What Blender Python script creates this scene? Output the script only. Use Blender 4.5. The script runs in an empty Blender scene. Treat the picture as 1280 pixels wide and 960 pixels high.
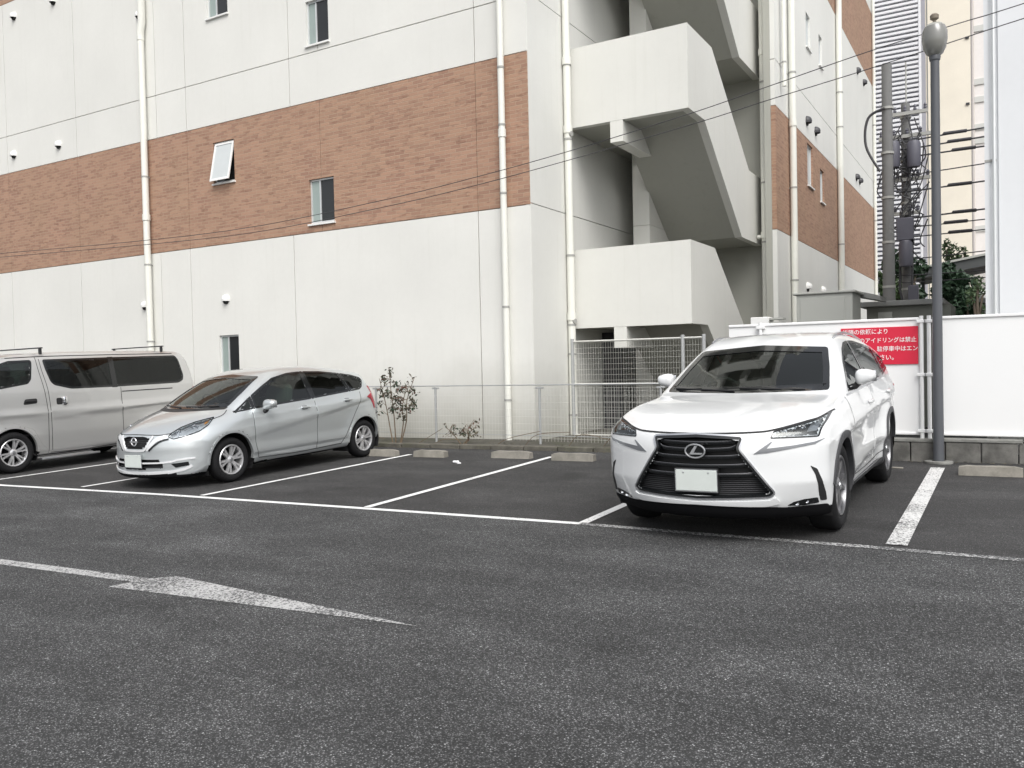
import bpy, math, random
import numpy as np
from mathutils import Matrix, Vector
from mathutils.geometry import delaunay_2d_cdt

random.seed(7)
rng = np.random.default_rng(7)
SC = bpy.context.scene
COL = SC.collection

# ------------------------------------------------------------------ camera
cam_d = bpy.data.cameras.new("camera")
cam = bpy.data.objects.new("camera", cam_d)
COL.objects.link(cam)
SC.camera = cam
cam_d.sensor_width = 36.0
cam_d.lens = 36.0 * 1058.0 / 1280.0
cam_d.clip_start = 0.05
cam_d.clip_end = 2000.0
m = Matrix(((0.86193, 0.006706, 0.50698, 0.0),
            (0.50654, 0.032575, -0.86160, 0.0),
            (-0.022292, 0.999447, 0.024680, 1.57),
            (0, 0, 0, 1)))
cam.matrix_world = m

# ------------------------------------------------------------------ world, sun, exposure (bright overcast)
SUN_EL, SUN_AZ = math.radians(50), math.radians(140)     # azimuth from +Y clockwise: sun behind the camera, to its right
world = bpy.data.worlds.new("World")
SC.world = world
world.use_nodes = True
wt = world.node_tree
bg = wt.nodes["Background"]
sky = wt.nodes.new("ShaderNodeTexSky")
sky.sky_type = 'NISHITA'
sky.sun_disc = False
sky.sun_elevation = SUN_EL
sky.sun_rotation = SUN_AZ
sky.air_density = 1.0
sky.dust_density = 4.0
sky.ozone_density = 1.0
hs = wt.nodes.new("ShaderNodeHueSaturation")
hs.inputs["Saturation"].default_value = 0.22
wt.links.new(sky.outputs[0], hs.inputs["Color"])
wt.links.new(hs.outputs[0], bg.inputs["Color"])
bg.inputs["Strength"].default_value = 0.15
sun_d = bpy.data.lights.new("sun", 'SUN')
sun = bpy.data.objects.new("sun", sun_d)
COL.objects.link(sun)
sun_d.energy = 0.9
sun_d.angle = math.radians(35)
sun_d.color = (1.0, 0.985, 0.96)
sd = Vector((math.sin(SUN_AZ) * math.cos(SUN_EL), math.cos(SUN_AZ) * math.cos(SUN_EL), math.sin(SUN_EL)))
sun.rotation_euler = sd.to_track_quat('Z', 'Y').to_euler()
SC.view_settings.view_transform = 'Standard'
SC.view_settings.look = 'None'
SC.view_settings.gamma = 1.0
SC.view_settings.exposure = 0.52

# ------------------------------------------------------------------ materials
MATS = {}
def nodes_of(name):
    mt = bpy.data.materials.new(name)
    mt.use_nodes = True
    nt = mt.node_tree
    return mt, nt, nt.nodes["Principled BSDF"], nt.nodes, nt.links

def mixrgb(nt, fac, a, b):
    n = nt.nodes.new("ShaderNodeMix"); n.data_type = 'RGBA'
    for sock, v in ((n.inputs[0], fac), (n.inputs[6], a), (n.inputs[7], b)):
        if isinstance(v, (int, float)): sock.default_value = v
        elif isinstance(v, tuple): sock.default_value = (*v[:3], 1)
        else: nt.links.new(v, sock)
    return n.outputs[2]

def ramp(nt, src, p0, p1, c0=0.0, c1=1.0):
    n = nt.nodes.new("ShaderNodeMapRange")
    nt.links.new(src, n.inputs[0])
    n.inputs[1].default_value = p0; n.inputs[2].default_value = p1
    n.inputs[3].default_value = c0; n.inputs[4].default_value = c1
    return n.outputs[0]

def coords(nt, scale=(1, 1, 1), kind="Object"):
    tc = nt.nodes.new("ShaderNodeTexCoord")
    mp = nt.nodes.new("ShaderNodeMapping")
    nt.links.new(tc.outputs[kind], mp.inputs[0])
    mp.inputs[3].default_value = scale
    return mp.outputs[0]

def world_coords(nt, scale=(1, 1, 1)):
    g = nt.nodes.new("ShaderNodeNewGeometry")
    mp = nt.nodes.new("ShaderNodeMapping")
    nt.links.new(g.outputs["Position"], mp.inputs[0])
    mp.inputs[3].default_value = scale
    return mp.outputs[0]

def noise(nt, vec, scale, detail=4, rough=0.55):
    n = nt.nodes.new("ShaderNodeTexNoise")
    nt.links.new(vec, n.inputs["Vector"])
    n.inputs["Scale"].default_value = scale
    n.inputs["Detail"].default_value = detail
    n.inputs["Roughness"].default_value = rough
    return n.outputs[0]

def bump(nt, h, strength, dist, bsdf, prev=None):
    b = nt.nodes.new("ShaderNodeBump")
    b.inputs["Strength"].default_value = strength
    b.inputs["Distance"].default_value = dist
    nt.links.new(h, b.inputs["Height"])
    if prev is not None: nt.links.new(prev, b.inputs["Normal"])
    nt.links.new(b.outputs[0], bsdf.inputs["Normal"])
    return b.outputs[0]

def simple(name, col, rough=0.5, metal=0.0, coat=0.0, var=0.06, vscale=6.0, bmp=0.0, bscale=80.0, spec=0.5, backdark=False):
    mt, nt, b, N, L = nodes_of(name)
    v = world_coords(nt)
    n = noise(nt, v, vscale, 5)
    c0 = tuple(max(0, c * (1 - var)) for c in col); c1 = tuple(min(1, c * (1 + var)) for c in col)
    out = mixrgb(nt, n, c0, c1)
    if backdark:
        g = nt.nodes.new("ShaderNodeNewGeometry")
        out = mixrgb(nt, g.outputs["Backfacing"], out, (0.03, 0.03, 0.032))
    L.new(out, b.inputs["Base Color"])
    b.inputs["Roughness"].default_value = rough
    b.inputs["Metallic"].default_value = metal
    b.inputs["Specular IOR Level"].default_value = spec
    b.inputs["Coat Weight"].default_value = coat
    b.inputs["Coat Roughness"].default_value = 0.04
    if bmp: bump(nt, noise(nt, v, bscale, 4), bmp, 0.01, b)
    MATS[name] = mt
    return mt

def render_wall(name, col, streak=0.05, rough=0.85):
    """painted render: fine grain, faint blotches and rain streaks"""
    mt, nt, b, N, L = nodes_of(name)
    v = world_coords(nt)
    blot = noise(nt, v, 0.55, 5)
    fine = noise(nt, v, 9, 5)
    st = noise(nt, world_coords(nt, (5.0, 5.0, 0.22)), 1.6, 5, 0.6)
    c = mixrgb(nt, ramp(nt, blot, 0.3, 0.75), tuple(x * 0.95 for x in col), tuple(min(1, x * 1.03) for x in col))
    c = mixrgb(nt, ramp(nt, fine, 0.35, 0.8, 0.0, 0.12), c, tuple(x * 0.82 for x in col))
    c = mixrgb(nt, ramp(nt, st, 0.55, 0.85, 0.0, streak * 4), c, tuple(x * (0.72 if i < 2 else 0.66) for i, x in enumerate(col)))
    sx = nt.nodes.new("ShaderNodeSeparateXYZ"); L.new(v, sx.inputs[0])
    ad = nt.nodes.new("ShaderNodeMath"); ad.operation = 'MULTIPLY_ADD'; L.new(noise(nt, v, 1.1, 5), ad.inputs[0]); ad.inputs[1].default_value = -1.5; L.new(sx.outputs[2], ad.inputs[2])
    c = mixrgb(nt, ramp(nt, ad.outputs[0], 0.9, -0.6, 0.0, 0.7), c, (0.34, 0.335, 0.29))
    L.new(c, b.inputs["Base Color"])
    b.inputs["Roughness"].default_value = rough
    b.inputs["Specular IOR Level"].default_value = 0.25
    bump(nt, noise(nt, v, 160, 3), 0.18, 0.006, b)
    MATS[name] = mt
    return mt

wall_m = render_wall("painted_render", (0.735, 0.731, 0.692))
wall_side_m = render_wall("painted_render_side", (0.735, 0.735, 0.700), 0.05)
stair_m = render_wall("stair_render", (0.70, 0.697, 0.655), 0.06)
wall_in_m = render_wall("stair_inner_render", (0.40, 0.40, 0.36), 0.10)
backing_m = simple("joint_backing", (0.22, 0.21, 0.19), 0.9)
pipe_m = simple("pipe_plastic", (0.76, 0.76, 0.70), 0.45, var=0.05, vscale=2)
clip_m = simple("pipe_clip_steel", (0.36, 0.36, 0.34), 0.6)
white_steel = simple("white_painted_steel", (0.82, 0.825, 0.82), 0.5, var=0.03, vscale=1.2, bmp=0.05, bscale=20)
galv = simple("galvanised_steel", (0.42, 0.43, 0.43), 0.5, metal=0.35, var=0.12, vscale=14)
galv_light = simple("mesh_wire_steel", (0.62, 0.62, 0.58), 0.55, metal=0.1)
dark_frame = simple("dark_grey_paint", (0.05, 0.05, 0.055), 0.5)
lamp_paint = simple("lamp_post_paint", (0.085, 0.090, 0.100), 0.5, var=0.10, vscale=5)
alu = simple("window_aluminium", (0.66, 0.68, 0.68), 0.35, metal=0.3)
sill_m = simple("window_sill_white", (0.80, 0.80, 0.78), 0.5)
rubber = simple("tyre_rubber", (0.013, 0.013, 0.014), 0.8, var=0.3, vscale=30, bmp=0.15, bscale=120, spec=0.22)
black_pl = simple("black_plastic", (0.016, 0.016, 0.017), 0.55, var=0.2, vscale=20)
grey_pl = simple("dark_grey_cladding", (0.045, 0.046, 0.05), 0.55, var=0.15, vscale=20)
gloss_blk = simple("gloss_black", (0.008, 0.009, 0.010), 0.10, coat=0.5)
chrome = simple("chrome", (0.80, 0.81, 0.83), 0.12, metal=1.0, var=0.02)
satin = simple("satin_silver", (0.60, 0.61, 0.63), 0.28, metal=0.9, var=0.04)
rim_m = simple("alloy_rim", (0.66, 0.66, 0.67), 0.34, metal=0.7, var=0.06, vscale=20)
gap_m = simple("shut_line", (0.02, 0.02, 0.02), 0.9)
plate_m = simple("plate_white", (0.60, 0.64, 0.61), 0.45, var=0.05, vscale=14)
seat_m = simple("seat_cloth", (0.05, 0.05, 0.052), 0.9)
seat_l = simple("seat_cloth_beige", (0.17, 0.165, 0.145), 0.9)
bright_trim = simple("bright_trim", (0.80, 0.81, 0.82), 0.22, metal=0.25, coat=0.6, var=0.02)
dark_alloy = simple("dark_alloy", (0.26, 0.26, 0.27), 0.30, metal=0.8)
low_black = simple("matt_black_plastic", (0.008, 0.008, 0.009), 0.85, spec=0.12)
badge_m = simple("badge_chrome", (0.75, 0.76, 0.78), 0.28, metal=0.8, var=0.02)
red_lens = simple("red_lens", (0.35, 0.01, 0.03), 0.12, coat=1.0)
amber = simple("amber_lens", (0.7, 0.3, 0.05), 0.2)
red_paint = simple("sign_red", (0.62, 0.012, 0.045), 0.5, var=0.04)
letter_w = simple("letter_white", (0.82, 0.80, 0.80), 0.6)
paper_m = simple("paper_white", (0.8, 0.8, 0.8), 0.8)
cab_m = simple("cabinet_paint", (0.40, 0.405, 0.375), 0.55, var=0.05, vscale=2)
shed_m = simple("grey_green_block", (0.20, 0.205, 0.18), 0.85, var=0.2, vscale=3, bmp=0.2, bscale=30)
cap_m = simple("grey_cap", (0.25, 0.25, 0.24), 0.7, var=0.15, vscale=5)
pole_conc = simple("pole_concrete", (0.17, 0.17, 0.168), 0.85, var=0.15, vscale=4)
cable_m = simple("black_cable", (0.045, 0.045, 0.05), 0.6)
trafo = simple("transformer_grey", (0.10, 0.10, 0.125), 0.5)
beige_bld = render_wall("pale_yellow_render", (0.88, 0.82, 0.70), 0.03)
louvre_m = simple("louvre_white", (0.80, 0.80, 0.82), 0.5)
louvre_dark = simple("louvre_backing", (0.32, 0.325, 0.38), 0.7)
wb_m = render_wall("pale_grey_cladding", (0.74, 0.755, 0.77), 0.03, 0.6)
roof_dark = simple("canopy_dark", (0.07, 0.075, 0.075), 0.6)
bark = simple("bark", (0.10, 0.08, 0.06), 0.9, var=0.3, vscale=20)
twig_m = simple("twig", (0.16, 0.12, 0.08), 0.9, var=0.3)
leaf_a = simple("leaf_dark", (0.022, 0.05, 0.024), 0.6, var=0.5, vscale=3)
leaf_b = simple("leaf_mid", (0.05, 0.085, 0.032), 0.6, var=0.4, vscale=3)
leaf_dry = simple("leaf_dry", (0.085, 0.075, 0.05), 0.8, var=0.5, vscale=8)
leaf_red = simple("leaf_reddish", (0.13, 0.065, 0.05), 0.8, var=0.4, vscale=8)

# worn concrete
def concrete(name, col, dark=0.5, moss=0.0):
    mt, nt, b, N, L = nodes_of(name)
    v = world_coords(nt)
    a = noise(nt, v, 5, 6, 0.65); f = noise(nt, v, 60, 5)
    c = mixrgb(nt, ramp(nt, a, 0.35, 0.7), tuple(x * dark for x in col), col)
    c = mixrgb(nt, ramp(nt, f, 0.4, 0.8, 0, 0.5), c, tuple(x * 0.6 for x in col))
    if moss:
        c = mixrgb(nt, ramp(nt, noise(nt, v, 2.2, 5), 0.5, 0.72, 0, moss), c, (0.07, 0.075, 0.04))
    L.new(c, b.inputs["Base Color"]); b.inputs["Roughness"].default_value = 0.92
    bump(nt, f, 0.5, 0.006, b)
    MATS[name] = mt
    return mt
stop_m = concrete("wheel_stop_concrete", (0.33, 0.31, 0.27), 0.62, 0.25)
kerb_m = concrete("kerb_concrete", (0.155, 0.145, 0.12), 0.5, 0.6)
block_m = concrete("stained_block", (0.20, 0.195, 0.18), 0.4, 0.45)
block_cap_m = concrete("block_cap", (0.30, 0.30, 0.28), 0.5, 0.3)
soil_m = concrete("gravel_soil", (0.12, 0.112, 0.092), 0.45, 0.7)

def brick_mat():
    mt, nt, b, N, L = nodes_of("brick_tile")
    g = nt.nodes.new("ShaderNodeNewGeometry")
    sp = nt.nodes.new("ShaderNodeSeparateXYZ"); L.new(g.outputs["Position"], sp.inputs[0])
    add = nt.nodes.new("ShaderNodeMath"); add.operation = 'SUBTRACT'
    L.new(sp.outputs[0], add.inputs[0]); L.new(sp.outputs[1], add.inputs[1])
    cb = nt.nodes.new("ShaderNodeCombineXYZ"); L.new(add.outputs[0], cb.inputs[0]); L.new(sp.outputs[2], cb.inputs[1])
    br = nt.nodes.new("ShaderNodeTexBrick")
    L.new(cb.outputs[0], br.inputs["Vector"])
    br.inputs["Scale"].default_value = 1.0
    br.inputs["Brick Width"].default_value = 0.235; br.inputs["Row Height"].default_value = 0.07
    br.inputs["Mortar Size"].default_value = 0.006; br.inputs["Mortar Smooth"].default_value = 0.2
    br.inputs["Color1"].default_value = (0.405, 0.242, 0.165, 1)
    br.inputs["Color2"].default_value = (0.275, 0.152, 0.108, 1)
    br.inputs["Mortar"].default_value = (0.40, 0.29, 0.21, 1)
    br.inputs["Bias"].default_value = -0.25
    v = world_coords(nt)
    n1 = noise(nt, v, 0.7, 4); n2 = noise(nt, world_coords(nt, (5.5, 5.5, 24.0)), 1.0, 2)
    c = mixrgb(nt, ramp(nt, n1, 0.35, 0.7, 0.0, 0.35), br.outputs[0], (0.37, 0.25, 0.16))
    c = mixrgb(nt, ramp(nt, n2, 0.56, 0.72, 0, 0.6), c, (0.20, 0.105, 0.07))
    L.new(c, b.inputs["Base Color"]); b.inputs["Roughness"].default_value = 0.8
    inv = nt.nodes.new("ShaderNodeMath"); inv.operation = 'SUBTRACT'; inv.inputs[0].default_value = 1
    L.new(br.outputs["Fac"], inv.inputs[1])
    p = bump(nt, inv.outputs[0], 0.5, 0.006, b)
    bump(nt, noise(nt, v, 40, 3), 0.35, 0.01, b, p)
    MATS["brick_tile"] = mt
    return mt
brick_m = brick_mat()

def asphalt(name, base, contrast, scale, specks, bmp):
    """every stone of the aggregate has its own grey; a few are pale; soft traffic wear on a large scale"""
    mt, nt, b, N, L = nodes_of(name)
    v = world_coords(nt)
    big = noise(nt, v, 0.30, 5, 0.6); mid = noise(nt, world_coords(nt, (0.5, 1.2, 1)), 1.4, 6, 0.62); fine = noise(nt, v, 230, 3, 0.7)
    def vor(sc):
        vo = nt.nodes.new("ShaderNodeTexVoronoi"); L.new(v, vo.inputs["Vector"]); vo.inputs["Scale"].default_value = sc
        sp = nt.nodes.new("ShaderNodeSeparateColor"); L.new(vo.outputs["Color"], sp.inputs[0]); return vo, sp
    v1, s1 = vor(scale); v2, s2 = vor(scale * 0.47)
    pw = nt.nodes.new("ShaderNodeMath"); pw.operation = 'POWER'; L.new(s1.outputs[0], pw.inputs[0]); pw.inputs[1].default_value = 2.2
    lo = tuple(x * (1 - contrast) for x in base); hi = tuple(x * (1 + 2.3 * contrast) for x in base)
    c = mixrgb(nt, pw.outputs[0], lo, hi)
    th = ramp(nt, s1.outputs[1], 1 - specks, 1 - specks * 0.4)
    c = mixrgb(nt, th, c, tuple(min(.6, x * 4.5) for x in base))
    th2 = ramp(nt, s2.outputs[0], 1 - specks * .5, 1 - specks * 0.2)
    d2 = ramp(nt, v2.outputs["Distance"], 0.2, 0.45, 1.0, 0.0)
    mm = nt.nodes.new("ShaderNodeMath"); mm.operation = 'MULTIPLY'; L.new(th2, mm.inputs[0]); L.new(d2, mm.inputs[1])
    c = mixrgb(nt, mm.outputs[0], c, tuple(min(.65, x * 6) for x in base))
    dk = ramp(nt, v1.outputs["Distance"], 0.30, 0.56, 0, .88)
    c = mixrgb(nt, dk, c, tuple(x * 0.3 for x in base))
    mu = nt.nodes.new("ShaderNodeMix"); mu.data_type = 'RGBA'; mu.blend_type = 'MULTIPLY'; mu.inputs[0].default_value = 1
    L.new(c, mu.inputs[6])
    w1 = ramp(nt, big, 0.34, 0.68, 0.90, 1.12); w2 = ramp(nt, mid, 0.44, 0.72, 0.94, 1.6)
    ml = nt.nodes.new("ShaderNodeMath"); ml.operation = 'MULTIPLY'; L.new(w1, ml.inputs[0]); L.new(w2, ml.inputs[1])
    w3 = ramp(nt, noise(nt, v, 0.9, 3, 0.5), 0.62, 0.70, 1.0, 0.74)
    m3 = nt.nodes.new("ShaderNodeMath"); m3.operation = 'MULTIPLY'; L.new(ml.outputs[0], m3.inputs[0]); L.new(w3, m3.inputs[1]); ml = m3
    cc = nt.nodes.new("ShaderNodeCombineColor"); [L.new(ml.outputs[0], cc.inputs[k]) for k in range(3)]
    L.new(cc.outputs[0], mu.inputs[7])
    L.new(mu.outputs[2], b.inputs["Base Color"])
    b.inputs["Roughness"].default_value = 0.85
    b.inputs["Specular IOR Level"].default_value = 0.35
    p = bump(nt, fine, bmp * .6, 0.004, b)
    bump(nt, v1.outputs["Distance"], bmp, 0.006, b, p)
    MATS[name] = mt
    return mt, None
road_m, _ = asphalt("coarse_asphalt", (0.108, 0.109, 0.110), 0.68, 128.0, 0.032, 1.0)
lot_m, _ = asphalt("fine_asphalt", (0.070, 0.069, 0.069), 0.40, 150.0, 0.012, 0.4)

def paint_line(name, col, wear, under=(0.075, 0.076, 0.077), scale=70):
    mt, nt, b, N, L = nodes_of(name)
    v = world_coords(nt)
    n = noise(nt, v, scale, 4, 0.7); big = noise(nt, v, 1.6, 4)
    vo = nt.nodes.new("ShaderNodeTexVoronoi"); L.new(v, vo.inputs["Vector"]); vo.inputs["Scale"].default_value = 85
    sp = nt.nodes.new("ShaderNodeSeparateColor"); L.new(vo.outputs["Color"], sp.inputs[0])
    a = nt.nodes.new("ShaderNodeMath"); a.operation = 'MULTIPLY_ADD'
    L.new(sp.outputs[0], a.inputs[0]); a.inputs[1].default_value = 0.5; L.new(n, a.inputs[2])
    a2 = nt.nodes.new("ShaderNodeMath"); a2.operation = 'MULTIPLY_ADD'
    L.new(big, a2.inputs[0]); a2.inputs[1].default_value = 0.9; L.new(a.outputs[0], a2.inputs[2])
    f = ramp(nt, a2.outputs[0], 1.72 - wear, 1.92 - wear)
    L.new(mixrgb(nt, f, col, under), b.inputs["Base Color"])
    b.inputs["Roughness"].default_value = 0.75
    bump(nt, n, 0.4, 0.004, b)
    MATS[name] = mt
    return mt
line_m = paint_line("line_paint", (0.80, 0.80, 0.79), 0.32)
line_worn = paint_line("line_paint_worn", (0.62, 0.62, 0.61), 0.72)
arrow_m = paint_line("arrow_paint_worn", (0.47, 0.47, 0.465), 0.56)

def car_paint(name, col, metal, rough, flake=0.0):
    mt, nt, b, N, L = nodes_of(name)
    v = coords(nt)
    n = noise(nt, v, 2.2, 4)
    c = mixrgb(nt, n, tuple(x * 0.97 for x in col), col)
    # road film low on the panels
    g = nt.nodes.new("ShaderNodeSeparateXYZ"); L.new(v, g.inputs[0])
    low = ramp(nt, g.outputs[2], 0.55, 0.15, 0.0, 0.22)
    c = mixrgb(nt, low, c, tuple(x * 0.6 for x in col))
    gm = nt.nodes.new("ShaderNodeNewGeometry")
    c = mixrgb(nt, gm.outputs["Backfacing"], c, (0.025, 0.025, 0.027))
    L.new(c, b.inputs["Base Color"])
    b.inputs["Metallic"].default_value = metal
    b.inputs["Roughness"].default_value = rough
    b.inputs["Coat Weight"].default_value = 1.0
    b.inputs["Coat Roughness"].default_value = 0.03
    if flake:
        bump(nt, noise(nt, v, 900, 2), flake, 0.0006, b)
    MATS[name] = mt
    return mt
white_paint = car_paint("pearl_white_paint", (0.745, 0.757, 0.76), 0.0, 0.35)
silver_blue = car_paint("silver_paint", (0.68, 0.715, 0.725), 0.70, 0.34, 0.1)
silver_warm = car_paint("warm_silver_paint", (0.66, 0.66, 0.65), 0.65, 0.36, 0.1)

def glass_mat(name, tint, refl_boost=0.06):
    mt = bpy.data.materials.new(name); mt.use_nodes = True
    nt = mt.node_tree; nt.nodes.clear()
    out = nt.nodes.new("ShaderNodeOutputMaterial")
    tr = nt.nodes.new("ShaderNodeBsdfTransparent"); tr.inputs[0].default_value = (*tint, 1)
    gl = nt.nodes.new("ShaderNodeBsdfGlossy"); gl.inputs["Roughness"].default_value = 0.015
    gl.inputs[0].default_value = (0.93, 0.96, 0.95, 1)
    fr = nt.nodes.new("ShaderNodeFresnel"); fr.inputs[0].default_value = 1.52
    ad = nt.nodes.new("ShaderNodeMath"); ad.operation = 'ADD'; ad.inputs[1].default_value = refl_boost; ad.use_clamp = True
    nt.links.new(fr.outputs[0], ad.inputs[0])
    mx = nt.nodes.new("ShaderNodeMixShader")
    nt.links.new(ad.outputs[0], mx.inputs[0]); nt.links.new(tr.outputs[0], mx.inputs[1]); nt.links.new(gl.outputs[0], mx.inputs[2])
    nt.links.new(mx.outputs[0], out.inputs[0])
    MATS[name] = mt
    return mt
glass_f = glass_mat("clear_green_glass", (0.42, 0.53, 0.48), 0.02)
glass_p = glass_mat("privacy_glass", (0.030, 0.040, 0.037), 0.0)
glass_lens = glass_mat("lamp_lens", (0.80, 0.83, 0.85), 0.03)
glass_globe = glass_mat("smoked_globe", (0.42, 0.43, 0.40), 0.10)
win_glass = simple("window_pane_dark", (0.020, 0.022, 0.023), 0.06, var=0.3, vscale=1.0)
win_glass_g = simple("window_pane_greenish", (0.30, 0.36, 0.34), 0.15, var=0.1)
win_glass_l = simple("frosted_pane", (0.55, 0.58, 0.58), 0.25, var=0.05)

# ------------------------------------------------------------------ mesh helpers
class MB:
    def __init__(s): s.v = []; s.f = []
    def add(s, vs, fs):
        o = len(s.v); s.v += [tuple(p) for p in vs]; s.f += [tuple(i + o for i in f) for f in fs]; return s
    def box(s, a, b, ch=0.0):
        (x0, y0, z0), (x1, y1, z1) = [(min(p, q)) for p, q in zip(a, b)], [(max(p, q)) for p, q in zip(a, b)]
        if ch <= 0:
            return s.add([(x0, y0, z0), (x1, y0, z0), (x1, y1, z0), (x0, y1, z0), (x0, y0, z1), (x1, y0, z1), (x1, y1, z1), (x0, y1, z1)],
                         [(0, 3, 2, 1), (4, 5, 6, 7), (0, 1, 5, 4), (1, 2, 6, 5), (2, 3, 7, 6), (3, 0, 4, 7)])
        c = ch; vs = []
        for z, i in ((z0, c), (z0 + c, 0), (z1 - c, 0), (z1, c)):
            X0, X1, Y0, Y1 = x0 + i, x1 - i, y0 + i, y1 - i
            k = c if i == 0 else c * 0.4
            vs += [(X0 + k, Y0, z), (X1 - k, Y0, z), (X1, Y0 + k, z), (X1, Y1 - k, z), (X1 - k, Y1, z), (X0 + k, Y1, z), (X0, Y1 - k, z), (X0, Y0 + k, z)]
        fs = [tuple(range(7, -1, -1)), tuple(range(24, 32))]
        for r in range(3):
            for i in range(8):
                j = (i + 1) % 8
                fs.append((r * 8 + i, r * 8 + j, r * 8 + 8 + j, r * 8 + 8 + i))
        return s.add(vs, fs)
    def tube(s, pts, r, n=8, cap=True):
        pts = [Vector(p) for p in pts]; R = r if isinstance(r, (list, tuple)) else [r] * len(pts)
        vs = []; fs = []
        up = Vector((0, 0, 1)); t0 = (pts[1] - pts[0]).normalized()
        if abs(t0.z) > 0.9: up = Vector((1, 0, 0))
        a = t0.cross(up).normalized()
        for i, p in enumerate(pts):
            t = (pts[min(i + 1, len(pts) - 1)] - pts[max(i - 1, 0)]).normalized()
            a = (a - t * a.dot(t)).normalized(); bb = t.cross(a)
            for k in range(n):
                th = 2 * math.pi * k / n
                vs.append(p + a * (R[i] * math.cos(th)) + bb * (R[i] * math.sin(th)))
        for i in range(len(pts) - 1):
            for k in range(n):
                k2 = (k + 1) % n
                fs.append((i * n + k, i * n + k2, (i + 1) * n + k2, (i + 1) * n + k))
        if cap:
            fs.append(tuple(range(n - 1, -1, -1))); fs.append(tuple((len(pts) - 1) * n + k for k in range(n)))
        return s.add(vs, fs)
    def lathe(s, prof, c, axis='z', n=24):
        """prof: list of (r, h) along axis"""
        vs = []; fs = []
        for r, h in prof:
            for k in range(n):
                th = 2 * math.pi * k / n
                p = (r * math.cos(th), r * math.sin(th), h)
                if axis == 'x': p = (h, p[0], p[1])
                elif axis == 'y': p = (p[1], h, p[0])
                vs.append((p[0] + c[0], p[1] + c[1], p[2] + c[2]))
        for i in range(len(prof) - 1):
            for k in range(n):
                k2 = (k + 1) % n
                fs.append((i * n + k, i * n + k2, (i + 1) * n + k2, (i + 1) * n + k))
        return s.add(vs, fs)
    def prism(s, poly, fn, d0, d1):
        """poly 2D, fn(u, v, d) -> 3D, extruded from d0 to d1"""
        n = len(poly)
        vs = [fn(u, v, d0) for u, v in poly] + [fn(u, v, d1) for u, v in poly]
        fs = [tuple(range(n - 1, -1, -1)), tuple(range(n, 2 * n))]
        for i in range(n):
            j = (i + 1) % n
            fs.append((i, j, n + j, n + i))
        return s.add(vs, fs)
    def ell(s, c, r, e1=1.0, e2=1.0, nu=16, nv=10):
        def sg(w, m_): return math.copysign(abs(w) ** m_, w)
        vs = []; fs = []
        for i in range(nv + 1):
            ph = -math.pi / 2 + math.pi * i / nv
            for k in range(nu):
                th = 2 * math.pi * k / nu
                vs.append((c[0] + r[0] * sg(math.cos(ph), e1) * sg(math.cos(th), e2),
                           c[1] + r[1] * sg(math.cos(ph), e1) * sg(math.sin(th), e2),
                           c[2] + r[2] * sg(math.sin(ph), e1)))
        for i in range(nv):
            for k in range(nu):
                k2 = (k + 1) % nu
                fs.append((i * nu + k, i * nu + k2, (i + 1) * nu + k2, (i + 1) * nu + k))
        return s.add(vs, fs)
    def build(s, name, mat, parent=None, local=False, smooth=35):
        o = mesh_obj(name, s.v, s.f, mat, parent, local)
        if smooth:
            me = o.data
            me.polygons.foreach_set("use_smooth", [True] * len(me.polygons))
            me.set_sharp_from_angle(angle=math.radians(smooth))
        return o

def origin_of(p):
    v = Vector((0, 0, 0))
    while p is not None:
        v += p.location; p = p.parent
    return v

def mesh_obj(name, vs, fs, mat, parent=None, local=False):
    me = bpy.data.meshes.new(name)
    if parent is not None and not local:
        o0 = origin_of(parent); vs = [(p[0] - o0.x, p[1] - o0.y, p[2] - o0.z) for p in vs]
    me.from_pydata([tuple(map(float, p)) for p in vs], [], [tuple(map(int, f)) for f in fs])
    me.validate(); me.update()
    if mat is not None: me.materials.append(mat)
    o = bpy.data.objects.new(name, me)
    COL.objects.link(o)
    if parent is not None: o.parent = parent
    return o

def thing(name, label, cat, loc=(0, 0, 0), group=None):
    o = bpy.data.objects.new(name, None); COL.objects.link(o)
    o.location = loc; o.empty_display_size = 0.2
    o["label"] = label; o["category"] = cat
    if group: o["group"] = group
    return o
def tag(o, label, cat, group=None):
    o["label"] = label; o["category"] = cat
    if group: o["group"] = group
    return o
def structure(o): o["kind"] = "structure"; return o

def gz(x, y):
    """the tarmac falls gently towards the camera and to the left"""
    xc = min(max(x, -26), 8); yc = min(max(y, -12), 13)
    return 0.018 * yc + 0.012 * (xc + 2)

def in_poly(P, poly):
    P = np.asarray(P); x, y = P[:, 0], P[:, 1]; poly = np.asarray(poly)
    c = np.zeros(len(P), bool); x0, y0 = poly[:, 0], poly[:, 1]; x1, y1 = np.roll(x0, -1), np.roll(y0, -1)
    for a, b, d, e in zip(x0, y0, x1, y1):
        if b == e: continue
        m_ = ((b > y) != (e > y)) & (x < (d - a) * (y - b) / (e - b) + a)
        c ^= m_
    return c

def seg_dist(P, poly, closed=True):
    P = np.asarray(P); poly = np.asarray(poly, float)
    A = poly; B = np.roll(poly, -1, 0)
    if not closed: A, B = poly[:-1], poly[1:]
    best = np.full(len(P), 1e9)
    for a, b in zip(A, B):
        d = b - a; L2 = max(d @ d, 1e-12)
        t = np.clip(((P - a) @ d) / L2, 0, 1)
        q = a + t[:, None] * d
        best = np.minimum(best, ((P - q) ** 2).sum(1))
    return np.sqrt(best)

def densify(poly, step):
    out = []
    n = len(poly)
    for i in range(n):
        a = np.array(poly[i], float); b = np.array(poly[(i + 1) % n], float)
        k = max(1, int(math.ceil(np.linalg.norm(b - a) / step)))
        for j in range(k): out.append(tuple(a + (b - a) * j / k))
    return out

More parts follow.
